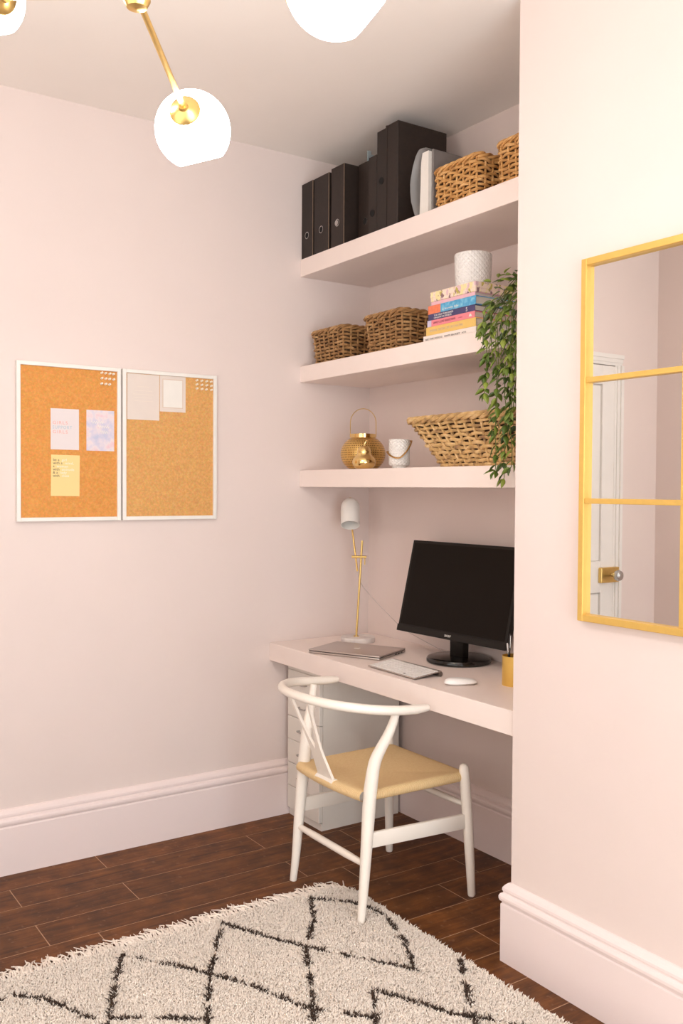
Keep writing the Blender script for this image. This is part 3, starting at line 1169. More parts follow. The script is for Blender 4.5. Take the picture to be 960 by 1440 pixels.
lever_file(0.003, 0.092, -0.37, 0.321, 0.285, 'dark lever arch file pressed against the left wall')
lever_file(0.103, 0.216, -0.37, 0.319, 0.285, 'wide dark lever arch file second from the left wall')
f3 = lever_file(0.234, 0.328, -0.37, 0.325, 0.285, 'dark lever arch file with a bright steel finger disc')
MB().lathe([(0.0118, 0.0), (0.0118, 0.0014), (0.0, 0.0016)], 20, dir_matrix((-0.004, -0.001, 0.095), (0, -1, 0))).build('finger_disc', STEEL, f3, True)
lever_file(0.337, 0.437, -0.305, 0.325, 0.275, 'dark lever arch file pushed further back than its neighbours', trim=False, ringz=0.088)
lever_file(0.464, 0.516, -0.345, 0.309, 0.275, 'slim dark file standing beside the tall box files', ring='dark', trim=False, ringz=0.088)
lever_file(0.5185, 0.578, -0.345, 0.392, 0.235, 'tall slim dark box file with a black finger hole', ring='dark', trim=False, ringz=0.198, name='box_file')
t = thing('box_file', 'tallest and widest dark box file beside the clear plastic wallet', 'file', (0.616, -0.346, S1T), group='dark files on the top shelf')
MB().rbox((-0.037, 0, 0), (0.037, 0.24, 0.398), 0.002, 1).build('box', BLACKF, t)
MB().box((-0.0385, -0.0015, 0.0), (-0.030, 0.0, 0.398)).build('spine_seam', BLACKF, t)
tag(MB().rbox((0.372, -0.288, S1T + 0.3072), (0.3745, -0.268, 2.783), 0.001, 1).rbox((0.3745, -0.288, S1T + 0.3072), (0.377, -0.235, 2.768), 0.001, 1).build('plastic_wallet', BLUEPL),
    'pale blue plastic pockets poking up out of the pushed-back dark file', 'folder')
# document wallet: white papers and grey folder in a clear bag
t = thing('document_wallet', 'clear plastic bag of white papers and a grey folder beside the tall box file', 'folder', (0.775, -0.335, S1T))
MB().rbox((0.048, 0.012, 0.0), (0.058, 0.225, 0.242), 0.003, 1).build('grey_folder', GREYF, t)
pg = smooth_path([(-0.004, 0.0), (-0.001, 0.06), (0.002, 0.13), (0.004, 0.2), (0.012, 0.236)], 4)
m = MB()
vs = [(x, 0.0, z) for x, z in pg] + [(0.046, 0.0, z) for x, z in pg[::-1]]
n_ = len(vs)
m.add(vs + [(x, 0.21, z) for x, y_, z in vs], [tuple(range(n_))[::-1], tuple(range(n_, 2 * n_))] + [(i, (i + 1) % n_, n_ + (i + 1) % n_, n_ + i) for i in range(n_)])
m.build('papers', PAPER, t)
pf = smooth_path([(-0.014, 0.0), (-0.048, 0.07), (-0.055, 0.135), (-0.038, 0.2), (-0.005, 0.246), (0.03, 0.248), (0.0465, 0.243)], 5)
m = MB()
k = len(pf)
rows = 7
for i in range(rows):
    yy = -0.008 + 0.222 * i / (rows - 1)
    g = 0.6 + 0.4 * math.sin(PI * min(1, 0.25 + 0.75 * i / (rows - 1)))
    for (x, z) in pf:
        m.v.append((x * (g if x < 0 else 1) + random.uniform(-0.0015, 0.0015), yy, z))
for i in range(rows - 1):
    for j in range(k - 1):
        m.f.append((i * k + j, i * k + j + 1, (i + 1) * k + j + 1, (i + 1) * k + j))
o = m.build('plastic_sleeve', PLASTIC, t, True)
sol = o.modifiers.new('thickness', 'SOLIDIFY')
sol.thickness = 0.0006

# ------------------------------------------------------------------ wicker baskets
def rr_point(w, d, r, s):
    """point and outward normal at fraction s of a rounded rectangle's outline"""
    r = min(r, w / 2 - 1e-4, d / 2 - 1e-4)
    segs = [w - 2 * r, PI * r / 2, d - 2 * r, PI * r / 2] * 2
    L_ = sum(segs)
    s = (s % 1.0) * L_
    cx_, cy_ = w / 2 - r, d / 2 - r
    starts_ = [((-cx_, -d / 2), (1, 0)), ((cx_, -cy_), -PI / 2), ((w / 2, -cy_), (0, 1)), ((cx_, cy_), 0), ((cx_, d / 2), (-1, 0)), ((-cx_, cy_), PI / 2), ((-w / 2, cy_), (0, -1)), ((-cx_, -cy_), PI)]
    for i, ln in enumerate(segs):
        if s <= ln or i == 7:
            a, b = starts_[i]
            if i % 2 == 0:
                return a[0] + b[0] * s, a[1] + b[1] * s, b[1], -b[0]
            an = b + s / r
            return a[0] + r * math.cos(an), a[1] + r * math.sin(an), math.cos(an), math.sin(an)
        s -= ln


def basket(loc, wb, db, wt, dt, h, rows, NS, sr, m, label, seed, rim=1.05, cr=0.018, rz=0.0, group=None):
    rnd = random.Random(seed)
    t = thing('wicker_basket', label, 'basket', loc, rz, group)
    lerp = lambda a, b, s: a + (b - a) * s
    MB().rbox((-wb / 2 + sr, -db / 2 + sr, 0.0), (wb / 2 - sr, db / 2 - sr, 0.008), 0.003, 1).build('base', WICK_D, t)
    lin = MB()
    ring = 40
    for (f_, o_) in ((0.03, 1.7), (0.96, 1.7), (0.96, 2.3), (0.03, 2.3)):
        for i in range(ring):
            x, y_, nx, ny = rr_point(lerp(wb, wt, f_), lerp(db, dt, f_), cr, i / ring)
            lin.v.append((x - nx * sr * o_, y_ - ny * sr * o_, f_ * h))
    for q in range(4):
        for i in range(ring):
            j = (i + 1) % ring
            lin.f.append((q * ring + i, q * ring + j, (q + 1) % 4 * ring + j, (q + 1) % 4 * ring + i))
    lin.build('gap_shade_shell', WICK_D, t)  # added dark shell so the gaps in the weave look shaded
    dz = (h - 2 * sr) / rows
    for k in range(rows):
        M_ = NS * 4
        pts, rad = [], []
        ph = rnd.uniform(0, 6.28)
        ra = rnd.uniform(0.88, 1.12)
        for i in range(M_):
            f_ = (k + 0.5) * dz / h + 0.01 * math.sin(3 * 2 * PI * i / M_ + ph)
            x, y_, nx, ny = rr_point(lerp(wb, wt, f_), lerp(db, dt, f_), cr, i / M_)
            o_ = sr * 0.95 * math.cos(PI * i / 4 + k * PI)
            pts.append((x + nx * o_, y_ + ny * o_, max(sr * 1.3, (k + 0.5) * dz + sr * 0.35 * math.sin(ph + i * 0.7) + rnd.uniform(-0.1, 0.1) * sr)))
            rad.append(sr * ra * rnd.uniform(0.9, 1.1))
        MB().tube(pts, rad, 6, closed=True, ref=(0, 0, 1)).build('weaver', m, t, True)
    for j in range(NS):
        pts = []
        for q in range(5):
            f_ = q / 4
            x, y_, nx, ny = rr_point(lerp(wb, wt, f_), lerp(db, dt, f_), cr, j / NS)
            pts.append((x, y_, 0.0065 + f_ * (h - 0.0085)))
        MB().tube(pts, sr * 0.8, 5, ref=(1, 0.3, 0)).build('stake', m, t, True)
    for q in range(3):
        pts = []
        M_ = NS * 4
        for i in range(M_):
            x, y_, nx, ny = rr_point(wt, dt, cr, i / M_)
            an = 2 * PI * (i * round(NS / 3) / M_) + q * 2 * PI / 3
            o_ = sr * 1.2 * math.cos(an)
            pts.append((x + nx * o_, y_ + ny * o_, h - sr * 0.4 + sr * 1.1 * math.sin(an)))
        MB().tube(pts, sr * rim, 6, closed=True, ref=(0, 0, 1)).build('rim_braid', m, t, True)
    # lowest border
    pts = []
    for i in range(NS * 4):
        x, y_, nx, ny = rr_point(wb, db, cr, i / (NS * 4))
        o_ = sr * (0.6 + 0.5 * math.cos(PI * i / 2))
        pts.append((x + nx * o_, y_ + ny * o_, sr * 1.05))
    MB().tube(pts, sr * 1.05, 6, closed=True, ref=(0, 0, 1)).build('foot_braid', m, t, True)
    return t


basket((0.968, -0.235, S1T), 0.225, 0.18, 0.236, 0.19, 0.150, 10, 24, 0.0053, WICK_H, 'honey wicker basket on the top shelf next to the plastic wallet', 11)
basket((1.287, -0.235, S1T), 0.215, 0.18, 0.228, 0.19, 0.150, 10, 24, 0.0053, WICK_H, 'honey wicker basket on the top shelf partly behind the chimney breast', 12)
basket((0.172, -0.240, S2T), 0.225, 0.185, 0.252, 0.205, 0.140, 9, 24, 0.0053, WICK_B, 'lower brown wicker basket close to the left wall on the book shelf', 13)
basket((0.567, -0.240, S2T), 0.222, 0.19, 0.250, 0.215, 0.146, 10, 24, 0.0053, WICK_B, 'taller brown wicker basket between the lower basket and the books', 14)
basket((1.055, -0.190, S3T), 0.40, 0.22, 0.70, 0.30, 0.178, 11, 42, 0.0066, WICK_S, 'large flared straw wicker basket on the shelf with the gold lantern', 15, rim=1.2, cr=0.04)

# ------------------------------------------------------------------ stack of books and the white pot
TM = lambda x, y, z: axis_matrix((x, y, z), (1, 0, 0), (0, 0, 1), (0, -1, 0))   # print on faces looking out of the alcove
YELLOW = mat('cover_yellow', rgb(238, 198, 112), 0.5, var=0.04, scale=30)
PINKC = mat('cover_pink', rgb(240, 140, 150), 0.5, var=0.04, scale=30)
NAVY = mat('cover_navy', rgb(72, 66, 110), 0.5, var=0.05, scale=30)
WHITEC = mat('cover_white', rgb(244, 232, 224), 0.5, var=0.02, scale=30)
PINKP = mat('cover_pale_pink', rgb(240, 190, 200), 0.5, var=0.06, scale=30)
ORANGE = mat('cover_orange', rgb(246, 132, 92), 0.5, var=0.12, scale=90)
LILAC = mat('cover_lilac', rgb(206, 196, 220), 0.5)
TEAL = mat('cover_teal', rgb(96, 160, 178), 0.5)
z = S2T


def book(x0, x1, yf, th, depth, m, label, back=None):
    global z
    t = thing('book', label, 'book', ((x0 + x1) / 2, yf, z), group='stack of books')
    w = (x1 - x0) / 2
    c = 0.0022
    mb = MB()
    mb.rbox((-w, 0, 0), (w, c, th), 0.0008, 1).box((-w, c, 0), (w, depth, c)).box((-w, c, th - c), (w, depth, th))
    mb.build('cover', m, t)
    MB().box((-w + 0.004, c, c), (w - 0.004, depth - 0.004, th - c)).build('pages', PAGES, t)
    z += th + 0.0002
    return t, w


b, w = book(0.815, 1.097, -0.348, 0.0245, 0.20, WHITEC, 'white book with grey spine lettering at the bottom of the stack')
text_mesh('spine_lettering', 'ART TYPE DESIGNS   WHITE BACKSET   ATH', 0.009, ALUD, b, TM(-w + 0.012, -0.0004, 0.008), width=0.22)
b, w = book(0.831, 1.096, -0.348, 0.030, 0.195, YELLOW, 'yellow book lying on the white book')
text_mesh('spine_lettering', 'MINIMAL: INSTINCTIVE DECORATING', 0.013, INKG, b, TM(-w + 0.02, -0.0004, 0.0105), width=0.18)
b, w = book(0.839, 1.091, -0.348, 0.0225, 0.19, PINKC, 'bright pink book lying on the yellow book')
text_mesh('spine_lettering', 'SIMPLY LOVE MARKETING', 0.011, mat('ink_plum', rgb(150, 70, 90), 0.6), b, TM(-w + 0.032, -0.0004, 0.0075), width=0.12)
text_mesh('spine_lettering', 'creative', 0.007, mat('ink_rose', rgb(200, 100, 120), 0.6), b, TM(w - 0.085, -0.0004, 0.0085))
MB().box((-w - 0.0002, -0.0006, 0.0002), (-w + 0.022, 0.0, 0.0223)).build('spine_patch', LILAC, b)
MB().prism([(0, 0), (0.016, 0), (0.012, 0.008), (0.006, 0.010)], 0.0004, TM(w - 0.03, -0.0004, 0.006)).build('spine_emblem', PAPER, b)
b, w = book(0.843, 1.091, -0.348, 0.0215, 0.185, NAVY, 'navy book with white spine lettering in the middle of the stack')
text_mesh('spine_lettering', 'THE SELF PUBLISHED', 0.0085, PAPER, b, TM(-w + 0.032, -0.0004, 0.0118), width=0.105)
text_mesh('spine_lettering', 'ONLINE BUSINESS', 0.0085, PAPER, b, TM(-w + 0.032, -0.0004, 0.003), width=0.095)
text_mesh('spine_number', '5', 0.019, PAPER, b, TM(w - 0.046, -0.0004, 0.004))
b, w = book(0.843, 1.095, -0.348, 0.030, 0.185, BLUEB, 'blue mottled book with an orange spine end')
MB().box((-w - 0.0002, -0.0006, 0.0002), (-w + 0.068, 0.0, 0.0298)).build('spine_patch', ORANGE, b)
text_mesh('spine_lettering', 'a lovely life', 0.010, PAPER, b, TM(-w + 0.078, -0.0008, 0.006), width=0.085)
b, w = book(0.858, 1.090, -0.347, 0.0125, 0.18, PINKP, 'thin pale pink book under the floral box')
t = thing('floral_box', 'floral patterned keepsake box lying on top of the books', 'box', (0.976, -0.35, z))
MB().rbox((-0.119, 0, 0), (0.119, 0.185, 0.030), 0.002, 1).build('box_base', FLORAL, t)
MB().rbox((-0.1205, -0.0015, 0.012), (0.1205, 0.1865, 0.0345), 0.002, 1).build('lid', FLORAL, t)
z += 0.0345
tag(MB().lathe([(0.0, 0.0), (0.056, 0.0), (0.0605, 0.004), (0.064, 0.05), (0.0665, 0.118), (0.0645, 0.122), (0.0615, 0.118), (0.059, 0.05), (0.055, 0.012), (0.0, 0.012)], 48).build('plant_pot', POTM, None, True, (0.985, -0.262, z)),
    'white ceramic pot with diamond relief standing on the floral box', 'pot')

# ------------------------------------------------------------------ trailing plant at the chimney end of the middle shelf
pl_t = thing('trailing_plant', 'green trailing plant spilling over the shelf edge beside the chimney breast', 'plant', (1.395, -0.245, S2T))
P0 = Vector((1.395, -0.245, S2T))
MB().lathe([(0.0, 0.0), (0.045, 0.0), (0.05, 0.005), (0.062, 0.105), (0.066, 0.108), (0.066, 0.12), (0.06, 0.12), (0.056, 0.105), (0.0, 0.100)], 32).build('pot', CERAM, pl_t, True)
MB().lathe([(0.0, 0.106), (0.055, 0.105)], 24).build('soil', SOIL, pl_t)
lm = MB()
prof = [(0.0, 0.0), (0.22, 0.20), (0.48, 0.25), (0.78, 0.13), (1.0, 0.0)]
for (u, wv) in prof:
    zc = 0.12 * u * (1 - u) - 0.10 * u * u
    lm.v += [(u, -wv, zc + 0.25 * wv), (u, 0, zc), (u, wv, zc + 0.25 * wv)]
for i in range(len(prof) - 1):
    a = i * 3
    lm.f += [(a, a + 1, a + 4, a + 3), (a + 1, a + 2, a + 5, a + 4)]
leaf0 = lm.build('leaf', LEAF, pl_t, True)
sol = leaf0.modifiers.new('thickness', 'SOLIDIFY')
sol.thickness = 0.02
rl = random.Random(21)
leaf_used = [False]


def put_leaf(p, d, size):
    o = leaf0 if not leaf_used[0] else leaf0.copy()
    if leaf_used[0]:
        COL.objects.link(o)
    leaf_used[0] = True
    d = Vector(d).normalized()
    q = d.to_track_quat('X', 'Z')
    M = q.to_matrix().to_4x4() @ Matrix.Rotation(rl.uniform(-0.9, 0.9), 4, 'X')
    o.rotation_euler = M.to_euler()
    o.location = p
    o.scale = (size, size * rl.uniform(0.8, 1.05), size)


# vine: (drop x, drop y, lowest z)
vines = [(1.235, -0.405, 1.84), (1.252, -0.425, 1.72), (1.268, -0.41, 1.60), (1.287, -0.43, 1.47), (1.303, -0.415, 1.445), (1.318, -0.44, 1.53), (1.335, -0.41, 1.58), (1.35, -0.43, 1.48),
         (1.218, -0.42, 1.88), (1.202, -0.41, 1.925), (1.228, -0.43, 1.78), (1.365, -0.42, 1.66), (1.325, -0.40, 1.76), (1.28, -0.40, 1.80), (1.36, -0.40, 1.83), (1.245, -0.44, 1.93)]
for vi, (vx, vy, vz) in enumerate(vines):
    up = P0 + Vector((rl.uniform(-0.04, 0.02), rl.uniform(-0.03, 0.03), 0.105))
    mid = Vector((vx * 0.5 + up.x * 0.5, -0.32, S2T + rl.uniform(0.10, 0.20)))
    lip = Vector((vx, vy + 0.01, S2T + rl.uniform(0.0, 0.07)))
    ctrl = [tuple(up), tuple(mid), tuple(lip)]
    zz = lip.z - 0.07
    xx, yy = vx, vy
    while zz > vz:
        xx += rl.uniform(-0.008, 0.008)
        yy = min(-0.392, yy + rl.uniform(-0.006, 0.006))
        ctrl.append((xx, yy, zz))
        zz -= 0.06
    ctrl.append((xx - 0.006, min(yy, -0.392), vz))
    pts = [Vector(p) - P0 for p in smooth_path(ctrl, 4)]
    MB().tube(pts, 0.0014, 5).build('stem', STEMG, pl_t, True)
    side = 1
    for i in range(3, len(pts) - 1, 2):
        dn = (pts[i + 1] - pts[i]).normalized()
        for rep in range(1 if rl.random() < 0.55 else 2):
            side = -side
            d = Vector((side * rl.uniform(0.4, 1.0), -rl.uniform(0.1, 0.8), rl.uniform(-0.7, 0.15))) + dn * 0.5
            put_leaf(pts[i], d, rl.uniform(0.029, 0.044))
    put_leaf(pts[-1], (-0.3, -0.2, -1), 0.026)
for i in range(60):   # leafy crown over the pot
    a = rl.uniform(0, 2 * PI)
    p = Vector((rl.uniform(-0.17, 0.03), rl.uniform(-0.16, -0.02), 0.10 + rl.uniform(0.0, 0.085)))
    put_leaf(p, (math.cos(a), -abs(math.sin(a)), rl.uniform(-0.3, 0.5)), rl.uniform(0.028, 0.042))

# ------------------------------------------------------------------ ornaments on the lowest shelf
lan = thing('lantern', 'round perforated gold lantern with a thin hoop handle', 'lantern', (0.268, -0.225, S3T))
pr = [(0.0, 0.0), (0.055, 0.0)] + [(0.095 * math.sin(a), 0.068 - 0.080 * math.cos(a)) for a in [math.radians(d) for d in range(35, 148, 7)]] + [(0.052, 0.137)]
MB().lathe(pr, 48).build('perforated_body', LANT, lan, True)
MB().lathe([(0.050, 0.135), (0.0535, 0.135), (0.0535, 0.151), (0.050, 0.151)], 40, closed=True).build('collar', GOLDS, lan, True)
hp = [(0.054 * math.cos(a) * RT.x, 0.054 * math.cos(a) * RT.y, 0.198 + 0.060 * math.sin(a)) for a in [PI * i / 20 for i in range(21)]]
hp = [(0.054 * RT.x, 0.054 * RT.y, 0.138)] + hp + [(-0.054 * RT.x, -0.054 * RT.y, 0.138)]
MB().tube(hp, 0.0017, 6).build('handle', BRASS, lan, True)
pear = thing('gold_pear', 'small polished gold pear with a curved stalk', 'ornament', (0.412, -0.322, S3T))
prof = smooth_path([(0.0, 0.0), (0.028, 0.001), (0.042, 0.011), (0.0475, 0.027), (0.0435, 0.043), (0.0325, 0.055), (0.0285, 0.064), (0.0275, 0.075), (0.022, 0.086), (0.012, 0.093), (0.0, 0.094)], 4)
MB().lathe([(max(0, r_), max(0, z_)) for r_, z_ in prof], 36).build('fruit', GOLDS, pear, True)
MB().tube(smooth_path([(0, 0, 0.090), (0.001, 0.001, 0.102), (0.005, 0.006, 0.112), (0.009, 0.010, 0.116)], 4), [0.0025] * 12 + [0.0032], 8).build('stalk', GOLDS, pear, True)
mug = thing('tealight_holder', 'white patterned tealight holder with a bronze swing handle', 'holder', (0.615, -0.300, S3T))
MB().lathe([(0.0, 0.0), (0.027, 0.0), (0.027, 0.008), (0.038, 0.013), (0.0405, 0.018), (0.0405, 0.110), (0.039, 0.112), (0.037, 0.110), (0.037, 0.02), (0.0, 0.018)], 40).build('cup', MUGM, mug, True)
tow = Vector((-FW.x, -FW.y, 0)).normalized()
rt2 = Vector((RT.x, RT.y, 0)).normalized()
hp = []
for i in range(21):
    a = PI * i / 20
    c_, s_ = math.cos(a), math.sin(a)
    p = rt2 * (-0.047 * c_) + tow * (0.050 * s_) + Vector((0, 0, 0.074 - 0.034 * s_ ** 1.5 - 0.032 * c_ * (1 if c_ < 0 else 0.3)))
    hp.append(tuple(p))
MB().tube(hp, 0.0042, 8, flat=0.6).build('handle', STRAP, mug, True)
for s in (-1, 1):
    q = Vector(hp[0 if s < 0 else -1])
    MB().tube([tuple(Vector((q.x * 0.82, q.y * 0.82, q.z))), tuple(q)], 0.003, 8).build('handle_pivot', STRAP, mug, True)

# ------------------------------------------------------------------ desk lamp
lx, ly = 0.180, -0.184
lamp = thing('desk_lamp', 'white and brass desk lamp on a marble base beside the laptop', 'lamp', (lx, ly, DT))
MB().lathe([(0.0, 0.0), (0.072, 0.0), (0.074, 0.003), (0.074, 0.019), (0.071, 0.022), (0.0, 0.022)], 48).build('base', MARBLE, lamp, True)
L0 = Vector((lx, ly, DT))
MB().lathe([(0.0, 0.022), (0.012, 0.022), (0.012, 0.025), (0.0, 0.026)], 20, Matrix.Translation((-0.006, -0.004, 0))).build('ferrule', BRASS, lamp, True)
pb, ptp = Vector((0.174, -0.188, 0.772)), Vector((0.183, -0.166, 1.188))
MB().tube([tuple(pb - L0), tuple(ptp - L0)], 0.0046, 12).build('pole', BRASS, lamp, True)
rb, rtp = Vector((0.1795, -0.188, 1.055)), Vector((0.111, -0.178, 1.29))
MB().tube([tuple(rb - L0), tuple(rtp - L0)], 0.0038, 12).build('arm', BRASS, lamp, True)
c1, c2 = Vector((0.160, -0.205, 1.117)), Vector((0.196, -0.152, 1.117))
cl = MB().tube([tuple(c1 - L0), tuple(c2 - L0)], 0.0058, 12).build('clamp', BRASS, lamp, True)
MB().tube([tuple(c2 - L0 + Vector((-0.004, -0.006, 0))), tuple(c2 - L0 + Vector((-0.004, -0.006, -0.034)))], 0.0024, 8).build('clamp_lever', BRASS, cl, True)
ax = (tow * 0.5 + Vector((0, 0, -0.866))).normalized()
top = Vector((0.128, -0.192, 1.366))
M = dir_matrix(top - L0, ax)
sh = [(0.0, 0.0), (0.012, 0.001), (0.024, 0.006), (0.034, 0.016), (0.0395, 0.030), (0.041, 0.045), (0.041, 0.128), (0.039, 0.128), (0.039, 0.045), (0.0375, 0.031), (0.032, 0.018), (0.022, 0.009), (0.0, 0.003)]
shade = MB().lathe(sh, 36, M).build('shade', WHITE, lamp, True)
MB().lathe([(0.0, 0.028), (0.013, 0.028), (0.013, 0.060), (0.011, 0.062), (0.0, 0.062)], 16, M).build('bulb_holder', STEEL, shade, True)
MB().lathe([(0.010, 0.062), (0.016, 0.072), (0.0205, 0.086), (0.019, 0.098), (0.011, 0.106), (0.0, 0.108)], 20, M).build('bulb', CERAM, shade, True)
MB().lathe([(0.006, -0.006), (0.006, 0.002), (0.0, 0.002)], 12, M).build('finial', BRASS, shade, True)
cd = smooth_path([(0.1795, -0.188, 1.055), (0.176, -0.165, 1.0), (0.185, -0.13, 0.955), (0.225, -0.10, 0.905), (0.275, -0.09, 0.872), (0.32, -0.08, 0.84), (0.37, -0.07, 0.814), (0.45, -0.06, 0.790), (0.53, -0.045, 0.766), (0.575, -0.035, 0.7525), (0.70, -0.03, 0.7520)], 5)
MB().tube([tuple(Vector(p) - L0) for p in cd], 0.0017, 6).build('flex', CORD, lamp, True)

# ------------------------------------------------------------------ laptop
ang = math.atan2(0.143, 0.297)
lap = thing('laptop', 'closed silver laptop lying on the desk in front of the lamp', 'laptop', (0.4045, -0.345, DT), ang)
MB().rbox((-0.162, -0.113, 0.0015), (0.162, 0.113, 0.0095), 0.003, 2).build('base_case', ALU, lap, True)
MB().rbox((-0.160, -0.111, 0.0095), (0.160, 0.111, 0.0110), 0.0005, 1).build('gap', BLKP, lap)
lid = MB().rbox((-0.162, -0.113, 0.0110), (0.162, 0.113, 0.0175), 0.003, 2).build('lid', ALU, lap, True)
for s in (-1, 1):
    for q in (-1, 1):
        MB().lathe([(0.0, 0.0), (0.008, 0.0), (0.008, 0.0016), (0.0, 0.0016)], 12, Matrix.Translation((s * 0.14, q * 0.095, 0))).build('rubber_foot', BLKP, lap)
# bitten-fruit emblem on the lid, its top towards the hinge
ap = []
for i in range(40):
    a = 2 * PI * i / 40
    rr0 = 0.0135 * (1 + 0.06 * math.cos(2 * a) - 0.05 * math.sin(a) ** 2)
    x, y_ = rr0 * math.cos(a), rr0 * math.sin(a)
    if y_ > 0:
        y_ -= 0.0035 * math.exp(-(x / 0.004) ** 2)
    else:
        y_ += 0.0018 * math.exp(-(x / 0.004) ** 2)
    if (x - 0.0165) ** 2 + (y_ - 0.002) ** 2 < 0.0065 ** 2:
        x = 0.0165 - math.sqrt(max(0, 0.0065 ** 2 - (y_ - 0.002) ** 2))
    ap.append((x, y_))
em = MB().prism(ap, 0.0003, Matrix.Translation((0, 0, 0.0175)))
em.prism([(0.0, 0.0125), (0.0035, 0.0135), (0.0055, 0.0175), (0.0055, 0.0195), (0.002, 0.018), (0.0, 0.0150)], 0.0003, Matrix.Translation((0, 0, 0.0175)))
em.build('emblem', KEYW, lid)
for k in range(3):
    MB().box((0.1618, 0.02 + k * 0.025, 0.003), (0.1623, 0.034 + k * 0.025, 0.0075)).build('port', BLKP, lap)

# ------------------------------------------------------------------ keyboard
kb = thing('keyboard', 'slim white keyboard with an aluminium case on the desk', 'keyboard', (0.815, -0.425, DT), math.radians(-1))
KM = Matrix.Rotation(math.radians(6.5), 4, 'X')
KM.translation = Vector((0, -0.062, 0.003))
MB().rbox((-0.142, 0.0, 0.0), (0.142, 0.124, 0.0035), 0.0015, 1, KM).build('case', ALU, kb)
MB().tube([(-0.142, 0.055, 0.0095), (0.142, 0.055, 0.0095)], 0.0092, 14).build('battery_tube', ALUD, kb, True)
km = MB()
rowsk = [(0.006, 0.0165, [1, 1, 1, 1.25, 5.2, 1.25, 1, 1, 1, 1]), (0.0255, 0.0165, [2.3] + [1] * 10 + [2.3]), (0.0445, 0.0165, [1.8] + [1] * 11 + [1.8]), (0.0635, 0.0165, [1.5] + [1] * 12 + [1.1]), (0.0825, 0.0165, [1] * 13 + [1.6]), (0.1015, 0.009, [1] * 14)]
for (y0, hh, ws) in rowsk:
    un = 0.276 / sum(ws)
    x = -0.138
    for wk in ws:
        km.rbox((x + 0.0011, y0, 0.0035), (x + wk * un - 0.0011, y0 + hh, 0.0056), 0.0006, 1, KM)
        x += wk * un
stuff(km.build('keys', KEYW, kb))
MB().box((0.062, 0.010, 0.0056), (0.072, 0.017, 0.0058), KM).build('key_legend', ALUD, kb)

# ------------------------------------------------------------------ mouse
mo = thing('computer_mouse', 'low white computer mouse on the desk near the keyboard', 'mouse', (1.092, -0.398, DT), math.radians(-24))
def mouse_shell(z_lo, z_hi):
    vs, fs = [], []
    nu, nv = 20, 24
    for i in range(nu + 1):
        q = i / nu
        for j in range(nv):
            a = 2 * PI * j / nv
            ca, sa = math.cos(a), math.sin(a)
            X = 0.0285 * math.copysign(abs(ca) ** 0.75, ca)
            Y = 0.057 * math.copysign(abs(sa) ** 0.85, sa)
            s_ = math.cos(q * PI / 2) ** 0.55
            yy = Y * s_
            zt_ = z_hi * math.sin(q * PI / 2) * (1 - 0.22 * (yy / 0.057)) 
            vs.append((X * s_, yy, z_lo + zt_))
    for i in range(nu):
        for j in range(nv):
            l = (j + 1) % nv
            fs.append((i * nv + j, i * nv + l, (i + 1) * nv + l, (i + 1) * nv + j))
    fs.append(tuple(range(nv))[::-1])
    return vs, fs
vs, fs = mouse_shell(0.006, 0.0165)
MB().add(vs, fs).build('shell', KEYW, mo, True)
MB().lathe([(0.0, 0.0), (0.90, 0.0), (1.0, 0.35), (1.0, 1.0), (0.0, 1.0)], 28, Matrix.Diagonal((0.0265, 0.054, 0.006, 1))).build('base', ALU, mo, True)

# ------------------------------------------------------------------ monitor
yaw, tilt = math.radians(2.5), math.radians(13.2)
mon = thing('monitor', 'large black computer monitor tilted back on a round stand', 'monitor', (0.775, -0.128, DT), yaw)
MB().lathe([(0.0, 0.0), (0.119, 0.0), (0.124, 0.004), (0.124, 0.013), (0.120, 0.019), (0.108, 0.022), (0.0, 0.024)], 56).build('stand_base', mat('glossy_black', rgb(16, 13, 11), 0.15), mon, True)
MB().rbox((-0.038, -0.014, 0.02), (0.038, 0.018, 0.17), 0.006, 2).build('neck', BLKP, mon, True)
MP = Matrix.Translation((-0.015, -0.045, 0.088)) @ Matrix.Rotation(-tilt, 4, 'X')
MB().rbox((-0.30, 0.0, 0.0), (0.30, 0.026, 0.375), 0.003, 2, MP).build('panel', BLKP, mon)
MB().rbox((-0.10, 0.026, 0.04), (0.13, 0.046, 0.26), 0.008, 2, MP).build('back_housing', BLKP, mon)
MB().box((-0.287, -0.0008, 0.030), (0.287, 0.0, 0.363), MP).build('screen', SCREEN, mon)
MB().rbox((-0.301, -0.003, -0.001), (0.301, 0.0, 0.026), 0.001, 1, MP).build('lower_bezel', BLKP, mon)
text_mesh('emblem', 'acer', 0.017, PAPER, mon, MP @ TM(-0.018, -0.0034, 0.009), width=0.036)

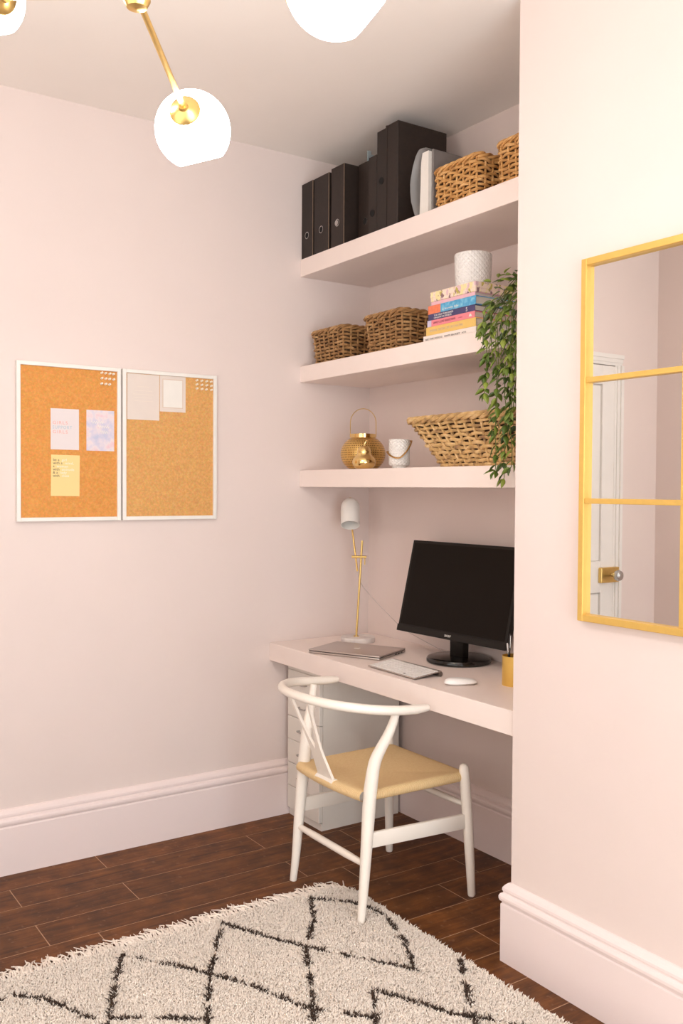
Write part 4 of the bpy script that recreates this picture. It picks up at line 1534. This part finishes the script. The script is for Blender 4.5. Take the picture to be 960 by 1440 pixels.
# ------------------------------------------------------------------ pen pot and pens
pp = thing('pen_pot', 'brushed gold pen pot at the chimney end of the desk', 'pot', (1.1955, -0.2485, DT))
PENGOLD = mat('satin_gold', rgb(238, 200, 108), 0.33, 0.8)
MB().lathe([(0.0, 0.0), (0.041, 0.0), (0.0415, 0.001), (0.0415, 0.100), (0.0395, 0.100), (0.0395, 0.004), (0.0, 0.004)], 40).build('cylinder', PENGOLD, pp, True)
for (dx, dy, tx, ty, ln, mm, lab) in ((-0.018, -0.012, -0.008, 0.016, 0.165, PENB, 'long black pen standing in the gold pen pot'), (-0.008, 0.008, 0.016, -0.014, 0.15, PENB, 'shorter black pen leaning in the gold pen pot'),
                                      (-0.022, 0.006, -0.006, -0.012, 0.135, STEEL, 'steel scissors blade shaped letter opener in the gold pen pot')):
    a = Vector((1.1955 + dx, -0.2485 + dy, DT + 0.0045))
    b_ = a + Vector((tx, ty, ln))
    q = thing('pen' if mm is PENB else 'letter_opener', lab if mm is PENB else 'thin steel letter opener standing in the gold pen pot', 'pen' if mm is PENB else 'opener', tuple(a))
    MB().tube([(0, 0, 0), tuple((b_ - a) * 0.06), tuple((b_ - a) * 0.97), tuple(b_ - a)], [0.001, 0.004, 0.004, 0.0025], 10).build('barrel', mm, q, True)
    MB().tube([tuple((b_ - a) * 0.72 + Vector((0.0055, -0.002, 0))), tuple((b_ - a) * 0.97 + Vector((0.0055, -0.002, 0)))], 0.0012, 6).build('clip', STEEL, q, True)

# ------------------------------------------------------------------ branching ceiling light with opal globes
HUB = Vector((2.036, -1.928, 2.196))
cl_t = thing('globe_chandelier', 'brass ceiling light with lit round white glass shades on angled arms', 'ceiling light', (HUB.x, HUB.y, H))
R0 = Vector((HUB.x, HUB.y, H))
MB().lathe([(0.0, 0.0), (0.065, 0.0), (0.065, -0.018), (0.06, -0.024), (0.0, -0.024)], 36).build('ceiling_rose', BRASS, cl_t, True)
MB().tube([(0, 0, -0.02), tuple(HUB - R0)], 0.007, 12).build('stem', BRASS, cl_t, True)
MB().lathe([(0.0, 0.022), (0.016, 0.019), (0.022, 0.008), (0.022, -0.008), (0.016, -0.019), (0.0, -0.022)], 24, Matrix.Translation(HUB - R0)).build('hub', BRASS, cl_t, True)


def globe(centre, opening, cut, R=0.0755):
    """arm, cap and opal globe; opening = (right, up) lean of its cut mouth"""
    c_ = Vector(centre) - R0
    arm = (Vector(centre) - HUB).normalized()
    MB().tube([tuple(HUB - R0), tuple(c_ - arm * (R * 0.9))], 0.0055, 12).build('arm', BRASS, cl_t, True)
    mouth = Vector((0.56, 0.83, 0)) * opening[0] + Vector((0, 0, 1)) * opening[1] + Vector((0.83, -0.56, 0)) * opening[2]
    M = dir_matrix(c_, mouth)
    a1 = math.acos(-cut)
    pr_ = [(R * math.sin(a), -R * math.cos(a)) for a in [a1 * i / 26 for i in range(27)]]
    ri = R - 0.003
    pr_ += [(ri * math.sin(a), -ri * math.cos(a)) for a in [a1 * (1 - i / 14) for i in range(15)]]
    g = MB().lathe(pr_, 48, M).build('globe_shade', GLOBE, cl_t, True)
    M = dir_matrix(c_, arm)
    MB().lathe([(0.0, -R - 0.012), (0.008, -R - 0.012), (0.010, -R - 0.006), (0.029, -R + 0.003), (0.031, -R + 0.007), (0.029, -R + 0.009), (0.0, -R + 0.006)], 32, M).build('cap', BRASS, g, True)


# mouth lean: along the wall to the right, up, towards the room
for g_, op_, cut_ in (((1.730, -1.688, 2.133), (0.22, -0.90, -0.36), 0.81), ((2.315, -1.732, 2.151), (0.72, -0.58, -0.30), 0.90), ((1.562, -2.05, 2.361), (0.1, -0.9, -0.3), 0.81)):
    globe(g_, op_, cut_)
